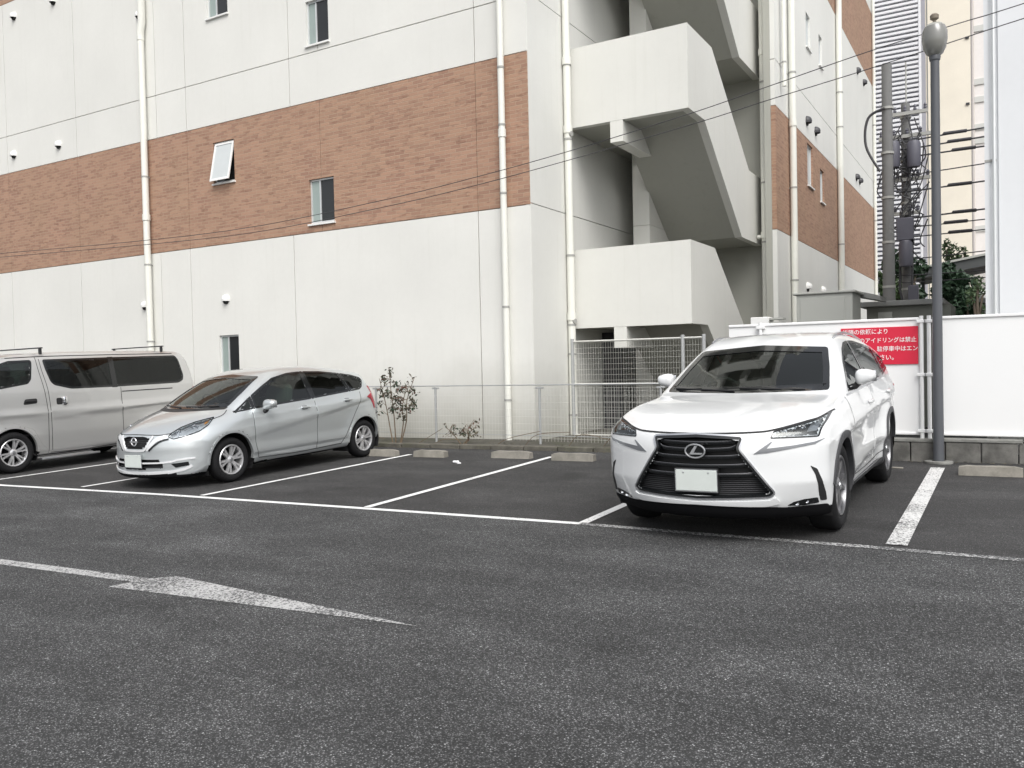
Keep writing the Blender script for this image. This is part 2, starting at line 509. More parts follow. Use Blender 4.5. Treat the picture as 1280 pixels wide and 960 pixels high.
def round_poly(poly, r=0.03, seg=4):
    """round each corner of a closed polygon (r may be a list)"""
    n = len(poly); out = []
    for i in range(n):
        ri = r[i] if isinstance(r, (list, tuple)) else r
        p = np.array(poly[i], float); a = np.array(poly[i - 1], float); b = np.array(poly[(i + 1) % n], float)
        la, lb = np.linalg.norm(a - p), np.linalg.norm(b - p)
        k = min(ri, la * 0.45, lb * 0.45)
        if k < 1e-4: out.append(tuple(p)); continue
        s0 = p + (a - p) / la * k; s1 = p + (b - p) / lb * k
        for j in range(seg + 1):
            t = j / seg
            out.append(tuple((1 - t) ** 2 * s0 + 2 * t * (1 - t) * p + t * t * s1))
    return out

def inset(poly, d):
    P = np.array(poly, float); n = len(P)
    area = 0.5 * np.sum(P[:, 0] * np.roll(P[:, 1], -1) - np.roll(P[:, 0], -1) * P[:, 1])
    sgn = 1 if area > 0 else -1
    out = []
    for i in range(n):
        e0 = P[i] - P[i - 1]; e1 = P[(i + 1) % n] - P[i]
        n0 = np.array([-e0[1], e0[0]]) * sgn / max(np.linalg.norm(e0), 1e-9)
        n1 = np.array([-e1[1], e1[0]]) * sgn / max(np.linalg.norm(e1), 1e-9)
        b = n0 + n1; L_ = np.linalg.norm(b)
        if L_ < 1e-6: out.append(tuple(P[i] + n0 * d)); continue
        b /= L_; c = max(0.5, b @ n0)
        out.append(tuple(P[i] + b * d / c))
    return out

def cdt_fill(outline, holes=(), grid=None):
    pts = []; edges = []
    def loop(pl):
        o = len(pts); pts.extend(pl); n = len(pl)
        edges.extend((o + i, o + (i + 1) % n) for i in range(n))
    loop(list(outline))
    for h in holes: loop(list(h))
    if grid:
        P = np.array(outline); lo, hi = P.min(0), P.max(0)
        gx = np.arange(lo[0] + grid / 2, hi[0], grid); gy = np.arange(lo[1] + grid / 2, hi[1], grid)
        if len(gx) and len(gy):
            G = np.array([(a + (grid / 2 if j % 2 else 0), b) for j, b in enumerate(gy) for a in gx])
            ok = in_poly(G, outline)
            for h in holes: ok &= ~in_poly(G, h)
            G = G[ok]
            if len(G):
                ok = seg_dist(G, outline) > grid * 0.4
                for h in holes: ok &= seg_dist(G, h) > grid * 0.4
                pts.extend(map(tuple, G[ok]))
    V, E, F, *_ = delaunay_2d_cdt([Vector(p) for p in pts], edges, [], 0, 1e-6)
    V = np.array([(v.x, v.y) for v in V]); F = [tuple(f) for f in F]
    C = np.array([V[list(f)].mean(0) for f in F])
    ok = in_poly(C, outline)
    for h in holes: ok &= ~in_poly(C, h)
    F = [f for f, k in zip(F, ok) if k]
    # orientation
    F2 = []
    for f in F:
        a, b, c = V[f[0]], V[f[1]], V[f[2]]
        ar = (b[0] - a[0]) * (c[1] - a[1]) - (c[0] - a[0]) * (b[1] - a[1])
        if abs(ar) < 1e-10: continue
        F2.append(f if ar > 0 else tuple(reversed(f)))
    return V, F2

def boundary(F):
    cnt = {}
    for f in F:
        for i in range(len(f)):
            e = (f[i], f[(i + 1) % len(f)]); cnt[e] = 1
    return [e for e in cnt if (e[1], e[0]) not in cnt]

def plate(name, outline, holes, fn, thick, mat, parent, flip=False):
    """flat plate with holes; fn(u, v, d) maps to 3D, d=0 the visible face, d=thick behind"""
    V, F = cdt_fill(outline, holes)
    n = len(V)
    vs = [fn(u, v, 0) for u, v in V] + [fn(u, v, thick) for u, v in V]
    fs = [f if not flip else tuple(reversed(f)) for f in F]
    for a, b in boundary(F):
        q = (b, a, a + n, b + n)
        fs.append(q if not flip else tuple(reversed(q)))
    return mesh_obj(name, vs, fs, mat, parent)

# ------------------------------------------------------------------ GROUND
def sheet(name, xs, ys, mat, dz=0.0, fn=None):
    vs = []; fs = []
    for y in ys:
        for x in xs: vs.append((x, y, (fn or gz)(x, y) + dz))
    nx = len(xs)
    for j in range(len(ys) - 1):
        for i in range(nx - 1):
            fs.append((j * nx + i, j * nx + i + 1, (j + 1) * nx + i + 1, (j + 1) * nx + i))
    return structure(mesh_obj(name, vs, fs, mat))

ground = sheet("ground", [-900, -60, -26, -10, 8, 60, 900], [-900, -60, -12, 0, 13, 60, 900], soil_m, -0.012)
road = sheet("asphalt_road", [-60, -26, -14, -8, -4, 0, 8, 60], [-30, -12, -4, 0, 4, 6.80], road_m, 0.0)
lot = sheet("parking_surface", [-60, -26, -14, -8, -4, 0, 8, 14], [6.802, 9, 11.84], lot_m, 0.0)
back_yard = sheet("rear_yard_surface", [-4.25, 8, 14], [11.95, 13, 60], lot_m, 0.0)

def quad_strip(name, pts_l, pts_r, mat, dz=0.004):
    vs = [(x, y, gz(x, y) + dz) for x, y in pts_l] + [(x, y, gz(x, y) + dz) for x, y in pts_r]
    n = len(pts_l)
    fs = [(i, n + i, n + i + 1, i + 1) for i in range(n - 1)]
    o = mesh_obj(name, vs, fs, mat)
    # face up
    if o.data.polygons[0].normal.z < 0: o.data.flip_normals()
    return structure(o)

# stall front line (slightly wavering) and side lines
fx = [-26, -12.3, -9.1, -6.0, -3.35, -2.2, -0.95, 0.1, 6]
fy = [6.60, 6.64, 6.79, 6.83, 6.85, 6.79, 6.765, 6.70, 6.55]
k = 5
quad_strip("stall_front_line", [(x, y - 0.045) for x, y in zip(fx[:k], fy[:k])], [(x, y + 0.045) for x, y in zip(fx[:k], fy[:k])], line_m)
quad_strip("stall_front_line", [(x, y - 0.045) for x, y in zip(fx[k - 1:], fy[k - 1:])], [(x, y + 0.045) for x, y in zip(fx[k - 1:], fy[k - 1:])], line_worn)
def stall_line(x0, x1, y1, w, mat):
    quad_strip("stall_side_line", [(x0 - w, 6.88), (x1 - w, y1)], [(x0 + w, 6.88), (x1 + w, y1)], mat, 0.008)
for x0, x1, y1, w, mt in ((-15.6, -15.55, 11.0, .04, line_m), (-13.06, -13.02, 11.0, .04, line_m), (-10.84, -10.78, 11.0, .04, line_m),
                          (-8.44, -8.38, 10.95, .042, line_m), (-5.86, -5.90, 11.15, .047, line_m), (-3.33, -3.32, 11.1, .047, line_m),
                          (-0.74, -0.74, 11.15, .075, paint_line("line_paint_rough", (0.66, 0.66, 0.65), 0.50))):
    stall_line(x0, x1, y1, w, mt)
# direction arrow on the road
def flat_poly(name, poly, mat, dz):
    o = mesh_obj(name, [(x, y, gz(x, y) + dz) for x, y in poly], [tuple(range(len(poly)))], mat)
    if o.data.polygons[0].normal.z < 0: o.data.flip_normals()
    return structure(o)
flat_poly("road_arrow_marking", [(-12.5, 3.60), (-5.55, 3.885), (-5.60, 3.73), (-2.95, 3.895), (-5.36, 4.13), (-5.50, 4.005), (-12.5, 3.72)], arrow_m, 0.004)

# kerb and strip in front of the facade
k0 = MB()
for i in range(34):
    x0 = -26 + i * 0.62; x1 = x0 + 0.60
    if x1 > -4.4: break
    z = gz(x0, 11.9)
    k0.box((x0, 11.84, z - 0.1), (x1, 11.98, z + 0.075), 0.012)
kerb = structure(k0.build("kerb", kerb_m))
strip = sheet("planting_strip", [-26, -20, -15, -10, -7, -4.4], [11.975, 12.5, 13.2], soil_m, 0.045)
sheet("stair_yard_floor", [-9.6, -7, -4.34], [13.2, 16, 19.6], kerb_m, 0.02)

# ------------------------------------------------------------------ MAIN BUILDING
bld = thing("apartment_building", "large cream building with brick bands, open concrete stairs and downpipes filling the background", "building", (-7.2, 13.0, 0.1))
FY = 13.0; T = 0.10
fac = lambda u, v, d: (u, FY + d, v)
XW = -4.31
wing = lambda u, v, d: (XW - d, u, v)
XR = -7.2
ret = lambda u, v, d: (XR - d, u, v)
G = 0.009
def rect(u0, u1, v0, v1, g=G): return [(u0 + g, v0 + g), (u1 - g, v0 + g), (u1 - g, v1 - g), (u0 + g, v1 - g)]
def inside(h, u0, u1, v0, v1): return h[0] >= u0 and h[1] <= u1 and h[2] >= v0 and h[3] <= v1
# windows (u0,u1,z0,z1)
FW = dict(a=(-15.21, -14.55, 5.70, 6.60), b=(-12.38, -11.71, 4.52, 5.42), c=(-12.34, -11.74, 8.14, 9.02), d=(-15.28, -14.62, 9.34, 10.3), e=(-15.20, -14.58, 1.45, 2.33))
bands = [(0.02, 4.34, 'w'), (4.34, 6.995, 'b'), (6.995, 7.985, 'w'), (7.985, 11.50, 'w'), (11.50, 14.15, 'b'), (14.15, 15.3, 'w')]
joints = [-27.0, -23.3, -20.2, -17.1, -16.07, -12.85, -8.28, -7.2]
joints_up = [-27.0, -23.3, -20.2, -17.1, -16.07, -12.85, -12.04, -8.28, -7.2]
def wall_face(joints_fn, mapping, wins, parent, flip, mats, skip=None):
    for z0, z1, kind in bands:
        js = joints_fn(z0, kind)
        for u0, u1 in zip(js[:-1], js[1:]):
            hs_ = [h for h in wins if h[0] < u1 and h[1] > u0 and h[2] < z1 and h[3] > z0]
            holes = []; notch_r = []; notch_l = []
            for h in hs_:
                if h[1] >= u1: notch_r.append(h)
                elif h[0] <= u0: notch_l.append(h)
                else: holes.append([(h[0], h[2]), (h[1], h[2]), (h[1], h[3]), (h[0], h[3])])
            brick = kind == 'b'
            g = 0.005 if brick or z0 == 4.34 else G
            ol = [(u0 + g, z0 + g), (u1 - g, z0 + g)]
            for h in notch_r: ol += [(u1 - g, h[2]), (h[0], h[2]), (h[0], h[3]), (u1 - g, h[3])]
            ol += [(u1 - g, z1 - g), (u0 + g, z1 - g)]
            for h in notch_l: ol += [(u0 + g, h[3]), (h[1], h[3]), (h[1], h[2]), (u0 + g, h[2])]
            plate("brick_tile_panel" if brick else "wall_panel", ol, holes, mapping, T, brick_m if brick else mats, parent, flip)
wall_face(lambda z, kk: joints_up if (kk == 'w' and z > 7.9) else (joints if kk == 'w' else [-27, -23.3, -20.2, -16.07, -12.04, -8.28, -7.2]),
          fac, list(FW.values()), bld, False, wall_m)
WW = [(22.07, 22.75, 5.86, 6.90), (23.70, 24.25, 5.70, 6.56), (22.10, 22.62, 9.30, 10.14), (23.75, 24.20, 9.32, 10.12)]
wall_face(lambda z, kk: [18.75, 20.5, 26.6, 33.7, 34.9] if kk == 'w' else [18.75, 26.6, 34.9], wing, WW, bld, False, wall_side_m)
# return wall round the corner, with the grooves that carry on from the facade
for z0, z1 in ((0.02, 4.365), (4.365, 8.03), (8.03, 11.7), (11.7, 15.3)):
    plate("return_wall_panel", rect(13.012, 19.5, z0, z1, 0.008), [], ret, T, wall_side_m, bld, False)
# solid carcass behind the panels
b = MB(); b.box((-27, FY + T + .001, 0), (XR - T - .001, 19.6, 15.3)); b.box((-27, 19.6, 0), (-9.6, 40, 15.3)); b.box((-9.6, 19.62, 0), (XW - T - .001, 34.9, 15.3))
b.box((-27, 12.95, 15.3), (XR + .05, 40, 15.6)); b.box((-9.6, 19.5, 15.3), (XW + .05, 35, 15.6))
b.build("building_core", backing_m, bld, smooth=0)
b = MB(); b.box((-9.6, 19.52, 0), (-4.56, 19.62, 15.3)); b.box((-4.55, 18.75, 0), (XW - T - .002, 19.62, 15.3))
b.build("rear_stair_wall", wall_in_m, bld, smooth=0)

def window(parent, mapping, h, flip=False, style='slide'):
    u0, u1, z0, z1 = h
    fr = MB(); d0, d1 = 0.045, 0.085; w = 0.035
    def bar(a, b_, c, d, dd0=d0, dd1=d1): fr.add([mapping(*q) for q in ((a, c, dd0), (b_, c, dd0), (b_, c, dd1), (a, c, dd1), (a, d, dd0), (b_, d, dd0), (b_, d, dd1), (a, d, dd1))],
                                   [(0, 3, 2, 1), (4, 5, 6, 7), (0, 1, 5, 4), (1, 2, 6, 5), (2, 3, 7, 6), (3, 0, 4, 7)])
    bar(u0, u0 + w, z0, z1); bar(u1 - w, u1, z0, z1); bar(u0 + w, u1 - w, z0, z0 + w); bar(u0 + w, u1 - w, z1 - w, z1)
    W = fr.build("window", alu, parent, smooth=0)
    um = u0 + (u1 - u0) * 0.36
    if style == 'slide':
        fr = MB(); bar(um, um + 0.03, z0 + w, z1 - w, 0.05, 0.08); fr.build("mullion", alu, W, smooth=0)
        p = MB(); p.add([mapping(*q) for q in ((u0 + w, z0 + w, .065), (um, z0 + w, .065), (um, z1 - w, .065), (u0 + w, z1 - w, .065))], [(0, 1, 2, 3)]); p.build("pane", win_glass_g, W, smooth=0)
        p = MB(); p.add([mapping(*q) for q in ((um + .03, z0 + w, .07), (u1 - w, z0 + w, .07), (u1 - w, z1 - w, .07), (um + .03, z1 - w, .07))], [(0, 1, 2, 3)]); p.build("pane", win_glass, W, smooth=0)
    elif style == 'plain':
        p = MB(); p.add([mapping(*q) for q in ((u0 + w, z0 + w, .07), (u1 - w, z0 + w, .07), (u1 - w, z1 - w, .07), (u0 + w, z1 - w, .07))], [(0, 1, 2, 3)]); p.build("pane", win_glass_l, W, smooth=0)
    elif style == 'open':
        p = MB(); p.add([mapping(*q) for q in ((u0 + w, z0 + w, .085), (u1 - w, z0 + w, .085), (u1 - w, z1 - w, .085), (u0 + w, z1 - w, .085))], [(0, 1, 2, 3)]); p.build("pane", win_glass, W, smooth=0)
        out = 0.19
        def slant(u, v, d): return mapping(u, v, d - out * (z1 - v) / (z1 - z0))
        f2 = MB(); a, c, e, g_ = u0 + .03, u1 - .03, z0 + .02, z1 - .03
        for (p0, p1, q0, q1) in ((a, a + .045, e, g_), (c - .045, c, e, g_), (a + .045, c - .045, e, e + .05), (a + .045, c - .045, g_ - .045, g_)):
            f2.add([slant(*q) for q in ((p0, q0, 0.03), (p1, q0, 0.03), (p1, q0, .055), (p0, q0, .055), (p0, q1, 0.03), (p1, q1, 0.03), (p1, q1, .055), (p0, q1, .055))],
                   [(0, 3, 2, 1), (4, 5, 6, 7), (0, 1, 5, 4), (1, 2, 6, 5), (2, 3, 7, 6), (3, 0, 4, 7)])
        f2.build("open_sash", sill_m, W, smooth=0)
        p = MB(); p.add([slant(*q) for q in ((a + .04, e + .04, .042), (c - .04, e + .04, .042), (c - .04, g_ - .04, .042), (a + .04, g_ - .04, .042))], [(0, 1, 2, 3)]); p.build("pane", win_glass_l, W, smooth=0)
    # sill that projects past the wall
    s_ = MB(); s_.add([mapping(*q) for q in ((u0 - .03, z0 - .045, -.045), (u1 + .03, z0 - .045, -.045), (u1 + .03, z0 - .045, .0), (u0 - .03, z0 - .045, .0),
                                          (u0 - .03, z0 - .012, -.045), (u1 + .03, z0 - .012, -.045), (u1 + .03, z0 + .004, .05), (u0 - .03, z0 + .004, .05))],
                    [(0, 3, 2, 1), (4, 5, 6, 7), (0, 1, 5, 4), (1, 2, 6, 5), (2, 3, 7, 6), (3, 0, 4, 7)])
    s_.build("sill", sill_m, W, smooth=0)
for kx, st in (('a', 'open'), ('b', 'slide'), ('c', 'slide'), ('d', 'slide'), ('e', 'slide')): window(bld, fac, FW[kx], style=st)
for h in WW: window(bld, wing, h, style='plain')

# stairs: each flight goes down and back from a front landing to a rear landing
def stair_level(dz, last=False):
    XS = -4.82
    side = [(14.49, 7.45), (15.91, 7.45), (18.48, 5.61), (19.515, 5.61), (19.515, 4.105), (17.835, 4.105), (15.40, 5.975), (14.49, 5.975)]
    yz = lambda u, v, d: (d, u, v + dz)
    MB().prism(side, yz, XS, XS - 0.15).build("stair_side_parapet", stair_m, bld, smooth=0)
    b = MB(); b.box((XR - .002, 14.49, 5.973 + dz), (XS - 0.151, 14.64, 7.45 + dz)); b.build("landing_parapet", stair_m, bld, smooth=0)
    slab = [(14.642, 5.98), (15.40, 5.98), (17.835, 4.11), (19.515, 4.11), (19.515, 4.30), (17.90, 4.30), (15.46, 6.165), (14.642, 6.165)]
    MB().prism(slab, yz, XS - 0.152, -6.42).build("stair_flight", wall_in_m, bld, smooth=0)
    b = MB()
    for i in range(10):
        y0 = 15.46 + i * 0.244; z1 = 6.17 - i * 0.187
        b.box((-6.41, y0, z1 - 0.19), (XS - 0.16, y0 + 0.245, z1 - 0.004))
    b.v = [(x, y, z + dz) for x, y, z in b.v]
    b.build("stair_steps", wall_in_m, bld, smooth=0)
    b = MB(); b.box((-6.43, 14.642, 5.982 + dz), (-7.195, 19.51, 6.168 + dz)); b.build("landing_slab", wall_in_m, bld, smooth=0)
    # beam under the landing
    b = MB(); b.box((-6.31, 14.494, 5.585 + dz), (-6.06, 16.75, 5.972 + dz)); b.build("landing_beam", stair_m, bld, smooth=0)
for n_ in (-1, 0, 1, 2):
    stair_level(n_ * 3.745 - (0.03 if n_ == -1 else 0))
b = MB()
for z0, z1 in ((0.02, 4.365), (4.373, 8.03), (8.038, 11.7), (11.708, 15.3)): b.box((-6.76, 16.63, z0), (-6.40, 19.51, z1))
b.build("stair_spine_wall", stair_m, bld, smooth=0)
b = MB(); b.box((-7.19, 15.9, .1), (-6.77, 15.95, 2.15)); b.build("void_shade_panel", simple("void_shade_dark", (.03, .03, .033), .6), bld, smooth=0)  # added near-black panel, paints in the shade of the void under the landing

# downpipes
def downpipe(x, y, r, z0, z1, clips, joints_=(), parent=bld, wall=(0, 1), elbow=None):
    P = MB().tube([(x, y, z0), (x, y, z1)], r, 12, True)
    for zj in joints_: P.tube([(x, y, zj), (x, y, zj + 0.14)], r * 1.22, 12)
    o = P.build("downpipe", pipe_m, parent)
    for zc in clips:
        c = MB().tube([(x, y, zc), (x, y, zc + 0.035)], r * 1.12, 12)
        wx, wy = wall
        c.box((x - .012 + min(0, wx) * .13, y - .012 + min(0, wy) * .13, zc + .005), (x + .012 + max(0, wx) * .13, y + .012 + max(0, wy) * .13, zc + .03))
        c.build("pipe_clip", clip_m, o)
    return o
downpipe(-17.42, 12.88, .075, 0.1, 9.30, [2.25, 4.05, 6.1], [5.1])
P = MB().tube([(-17.42, 12.88, 9.28), (-17.42, 12.88, 9.5), (-17.36, 12.88, 9.7), (-17.36, 12.88, 15.2)], .085, 12); P.build("downpipe", pipe_m, bld)
downpipe(-7.68, 12.90, .058, 0.12, 15.2, [0.9, 2.55, 4.55, 5.75, 6.75, 9.1], [5.55])
downpipe(-7.11, 14.36, .072, 0.15, 15.2, [0.55, 1.7, 2.25, 3.55, 5.72, 7.1, 9.4], [2.35, 5.85, 7.12], wall=(-1, 0))
P = MB().tube([(-7.11, 14.36, 2.33), (-7.02, 14.34, 2.33)], .05, 8); P.tube([(-7.11, 14.36, 5.83), (-7.02, 14.34, 5.83)], .05, 8); P.build("pipe_cap", clip_m, bld)
downpipe(-4.63, 19.05, .085, 0.3, 15.2, [4.1, 5.4, 7.6, 10.2], [4.2, 8.2], wall=(0, 1))
P = MB().tube([(-4.80, 19.05, 4.24), (-4.63, 19.05, 4.24)], .045, 8); P.build("pipe_branch", pipe_m, bld)
downpipe(-4.21, 20.0, .075, 2.2, 15.2, [3.3, 5.4, 8.0, 10.2], [6.8], wall=(-1, 0))
downpipe(-4.21, 19.2, .045, 7.5, 15.2, [8.0, 10.2], [], wall=(-1, 0))
downpipe(-4.21, 26.3, .085, 2.2, 15.2, [4.8, 8.2, 9.2, 12], [], wall=(-1, 0))
downpipe(-4.23, 33.9, .055, 2.2, 15.2, [6.5, 10], [], wall=(-1, 0))

# vent hoods
def hood_mesh(sc):
    b = MB(); n = 12; vs = []; fs = []
    for i in range(6):
        ph = math.pi / 2 * i / 5
        for k_ in range(n + 1):
            th = math.pi * k_ / n
            vs.append((0.10 * sc * math.cos(th) * math.cos(ph) * 1.0, -0.115 * sc * math.sin(th) * math.cos(ph), 0.10 * sc * math.sin(ph)))
    for i in range(5):
        for k_ in range(n): fs.append((i * (n + 1) + k_, i * (n + 1) + k_ + 1, (i + 1) * (n + 1) + k_ + 1, (i + 1) * (n + 1) + k_))
    b.add(vs, fs)
    ring = [(0.10 * sc * math.cos(math.pi * k_ / n), -0.115 * sc * math.sin(math.pi * k_ / n)) for k_ in range(n + 1)]
    o = len(b.v); b.v += [(x, y, 0) for x, y in ring] + [(x * .96, y * .96, -0.05 * sc) for x, y in ring]
    b.f += [(o + i, o + n + 1 + i, o + n + 2 + i, o + i + 1) for i in range(n)]
    return b
def vent(x, y, z, rot=0, sc=1.0, mat=sill_m):
    b = hood_mesh(sc)
    c, s_ = math.cos(rot), math.sin(rot)
    b.v = [(x + c * p[0] - s_ * p[1], y + s_ * p[0] + c * p[1], z + p[2]) for p in b.v]
    o = b.build("vent_hood", mat, bld)
    q = MB().lathe([(0.0, 0), (0.085 * sc, 0), (0.085 * sc, 0.03)], (0, 0, 0), 'y', 12)
    q.v = [(x + c * p[0] - s_ * (p[1] - .035), y + s_ * p[0] + c * (p[1] - .035), z + p[2] - .03) for p in q.v]
    q.build("vent_grille", gap_m, o)
for x, z in ((-14.93, 3.13), (-17.72, 3.14), (-22.97, 7.46), (-20.94, 7.42), (-22.74, 11.08), (-20.96, 11.07)): vent(x, FY, z, 0, 1.0)
vent(-17.6, FY, 9.95, 0, .9)
for y, z in ((22.03, 7.42), (23.13, 7.41), (30.4, 11.03), (31.8, 11.02), (29.9, 7.42), (30.6, 7.42)): vent(XW, y, z, math.pi / 2, 1.15, dark_frame)
vent(XW, 21.85, 3.30, math.pi / 2, 1.1, sill_m); vent(XW, 23.8, 3.34, math.pi / 2, 1.0, sill_m)

# ------------------------------------------------------------------ FENCES
# low mesh fence along the kerb
lf = thing("low_mesh_fence", "low galvanised mesh fence along the kerb in front of the cream facade", "fence", (-9, 12.35, gz(-9, 12.35)))
posts = [-25.2 + 2.14 * i for i in range(8)] + [-8.86, -6.74, -4.62]
for x in posts:
    z = gz(x, 12.35)
    MB().tube([(x, 12.35, z - .05), (x, 12.35, 1.17)], .022, 8).build("fence_post", galv, lf)
    MB().box((x - .07, 12.33, 1.135), (x + .07, 12.37, 1.165), .006).build("post_clip", galv, lf)
r = MB()
for z_, rr in ((1.145, .011), (.30, .006)): r.tube([(-25.2, 12.325, z_), (-4.6, 12.325, z_ + .06)], rr, 6)
r.build("fence_rail", galv, lf)
w = MB()
def wire(mb, a, b_, r_=.0016):
    mb.tube([a, b_], r_, 3, False)
x = -13.0
while x < -4.65: wire(w, (x, 12.33, .26), (x, 12.33, 1.16), .0019); x += 0.06
for i in range(8): wire(w, (-25.2, 12.333, .28 + .12 * i), (-4.6, 12.333, .31 + .12 * i), .0021)
o = w.build("wire_mesh", galv_light, lf, smooth=0); o["kind"] = "stuff"

# tall mesh gate under the stair
gt = thing("mesh_gate_fence", "tall white wire mesh screen closing the opening under the stair landing", "fence", (-6, 14.3, gz(-6, 14.3)))
gl = MB()
for x in (-7.08, -4.93, -4.55): MB().tube([(x, 14.3, .12), (x, 14.3, 2.0)], .035, 8).build("fence_post", galv, gt)
for z_, rr in ((1.945, .018), (1.15, .018), (.20, .015)): MB().tube([(-7.08, 14.3, z_), (-4.55, 14.3, z_)], rr, 6).build("fence_rail", galv_light, gt)
w = MB(); x = -7.05
while x < -4.56: wire(w, (x, 14.3, .2), (x, 14.3, 1.94), .0021); x += .05
for i in range(18): wire(w, (-7.08, 14.306, .22 + .1 * i), (-4.55, 14.306, .22 + .1 * i), .0023)
o = w.build("wire_mesh", galv_light, gt, smooth=0); o["kind"] = "stuff"

# block wall and white panel fence on it
bw = thing("block_wall", "low stained concrete block wall under the white panel fence", "wall", (-1, 11.7, gz(-1, 11.7)))
x = -3.42; i = 0
while x < 6:
    L_ = 0.39; z = gz(x, 11.7)
    q = 0.0015 * math.sin(i * 7.3)
    MB().box((x, 11.70 + q, z - .15), (x + L_ - .012, 11.88, z + .245), .008).build("concrete_block", block_m, bw, smooth=0)
    x += L_; i += 1
x = -3.42
while x < 6:
    z = gz(x, 11.7); MB().box((x, 11.69, z + .252), (x + .88, 11.90, z + .292), .006).build("coping_slab", block_cap_m, bw, smooth=0); x += .89
MB().box((-3.42, 11.72, .0), (6, 11.87, .24)).build("mortar_bed", kerb_m, bw, smooth=0)

pf = thing("panel_fence", "white steel panel fence standing on the low block wall behind the white suv", "fence", (-1, 11.85, .5))
def pf_panel(x0, x1):
    o = MB().box((x0, 11.845, .575), (x1, 11.86, 2.015), 0.0).build("fence_panel", white_steel, pf, smooth=0)
    b = MB(); b.box((x0, 11.825, 2.00), (x1, 11.88, 2.035), .006); b.box((x0, 11.825, .545), (x1, 11.88, .578), .006); b.build("panel_rail", white_steel, o, smooth=0)
for x0, x1 in ((-3.405, -2.96), (-2.95, -0.985), (-0.835, 1.13), (1.15, 3.1), (3.12, 5.1)): pf_panel(x0, x1)
for x in (-2.955, -0.955, -0.87, 1.14, 3.11):
    o = MB().tube([(x, 11.80, .47), (x, 11.80, 2.05)], .024, 10).build("fence_post", white_steel, pf)
    for z_ in (.60, 1.31, 1.98):
        MB().box((x - .055, 11.77, z_ - .02), (x + .055, 11.845, z_ + .02), .006).build("clamp", white_steel, o, smooth=0)
sg = thing("notice_board", "red notice board with white Japanese lettering fixed to the white fence", "sign", (-1.45, 11.83, 1.67))
MB().box((-1.915, 11.826, 1.445), (-0.994, 11.838, 1.925), .002).build("board", red_paint, sg, smooth=0)
try:
    lines = ["近隣の依頼により", "場内でのアイドリングは禁止", "しています。駐停車中はエン", "ジンお切り下さい。"]
    for i, tx in enumerate(lines):
        cu = bpy.data.curves.new("lettering", 'FONT'); cu.body = tx; cu.size = 0.068; cu.extrude = 0.0008; cu.offset = 0.0004
        to = bpy.data.objects.new("tmp", cu); COL.objects.link(to)
        bpy.context.view_layer.update()
        me = bpy.data.meshes.new_from_object(to.evaluated_get(bpy.context.evaluated_depsgraph_get()))
        bpy.data.objects.remove(to)
        o = bpy.data.objects.new("lettering", me); COL.objects.link(o); o.parent = sg
        me.materials.clear(); me.materials.append(letter_w)
        xs = [v.co.x for v in me.vertices]
        W_ = (max(xs) - min(xs)) if xs else 1
        s_ = 0.0675 * len(tx) / W_
        for v in me.vertices: v.co = Vector((v.co.x * s_, 0, v.co.y * s_ * 1.05)) + Vector((0, (-0.0012 if v.co.z > 0 else 0), 0))
        o.location = (-1.893 + 1.45, 11.824 - 11.83, (1.845 - 1.67) - i * 0.112)
except Exception as e_:
    print("lettering failed", e_)

# ------------------------------------------------------------------ STREET LAMP
zl = gz(-.76, 11.62)
sl = thing("street_lamp", "dark grey lamp post with a smoked acorn globe beside the white fence", "street lamp", (-.76, 11.60, zl))
MB().lathe([(.16, 0), (.16, .025), (.075, .03)], (-.76, 11.60, zl), 'z', 20).build("base_plate", block_cap_m, sl)
MB().lathe([(.062, 0.0), (.058, 1.0), (.054, 2.6), (.050, 4.9)], (-.76, 11.60, zl), 'z', 20).build("post", lamp_paint, sl)
MB().lathe([(.050, 4.90), (.060, 4.91), (.066, 4.95), (.06, 4.97)], (-.76, 11.60, zl), 'z', 20).build("collar", lamp_paint, sl)
MB().lathe([(.055, 4.96), (.095, 4.99), (.128, 5.06), (.143, 5.16), (.140, 5.25), (.118, 5.31)], (-.76, 11.60, zl), 'z', 24).build("globe", simple("globe_smoked", (0.20, 0.20, 0.185), 0.25, coat=.6), sl)
MB().lathe([(.112, 5.295), (.118, 5.31), (.09, 5.34), (.04, 5.36), (.0, 5.365)], (-.76, 11.60, zl), 'z', 24).build("cap", simple("globe_cap", (0.34, 0.34, 0.31), .4), sl)
MB().lathe([(.02, 5.36), (.02, 5.39), (.048, 5.41), (.05, 5.45), (.03, 5.47), (0, 5.475)], (-.76, 11.60, zl), 'z', 14).build("finial", simple("finial", (0.20, 0.17, 0.13), .6), sl)

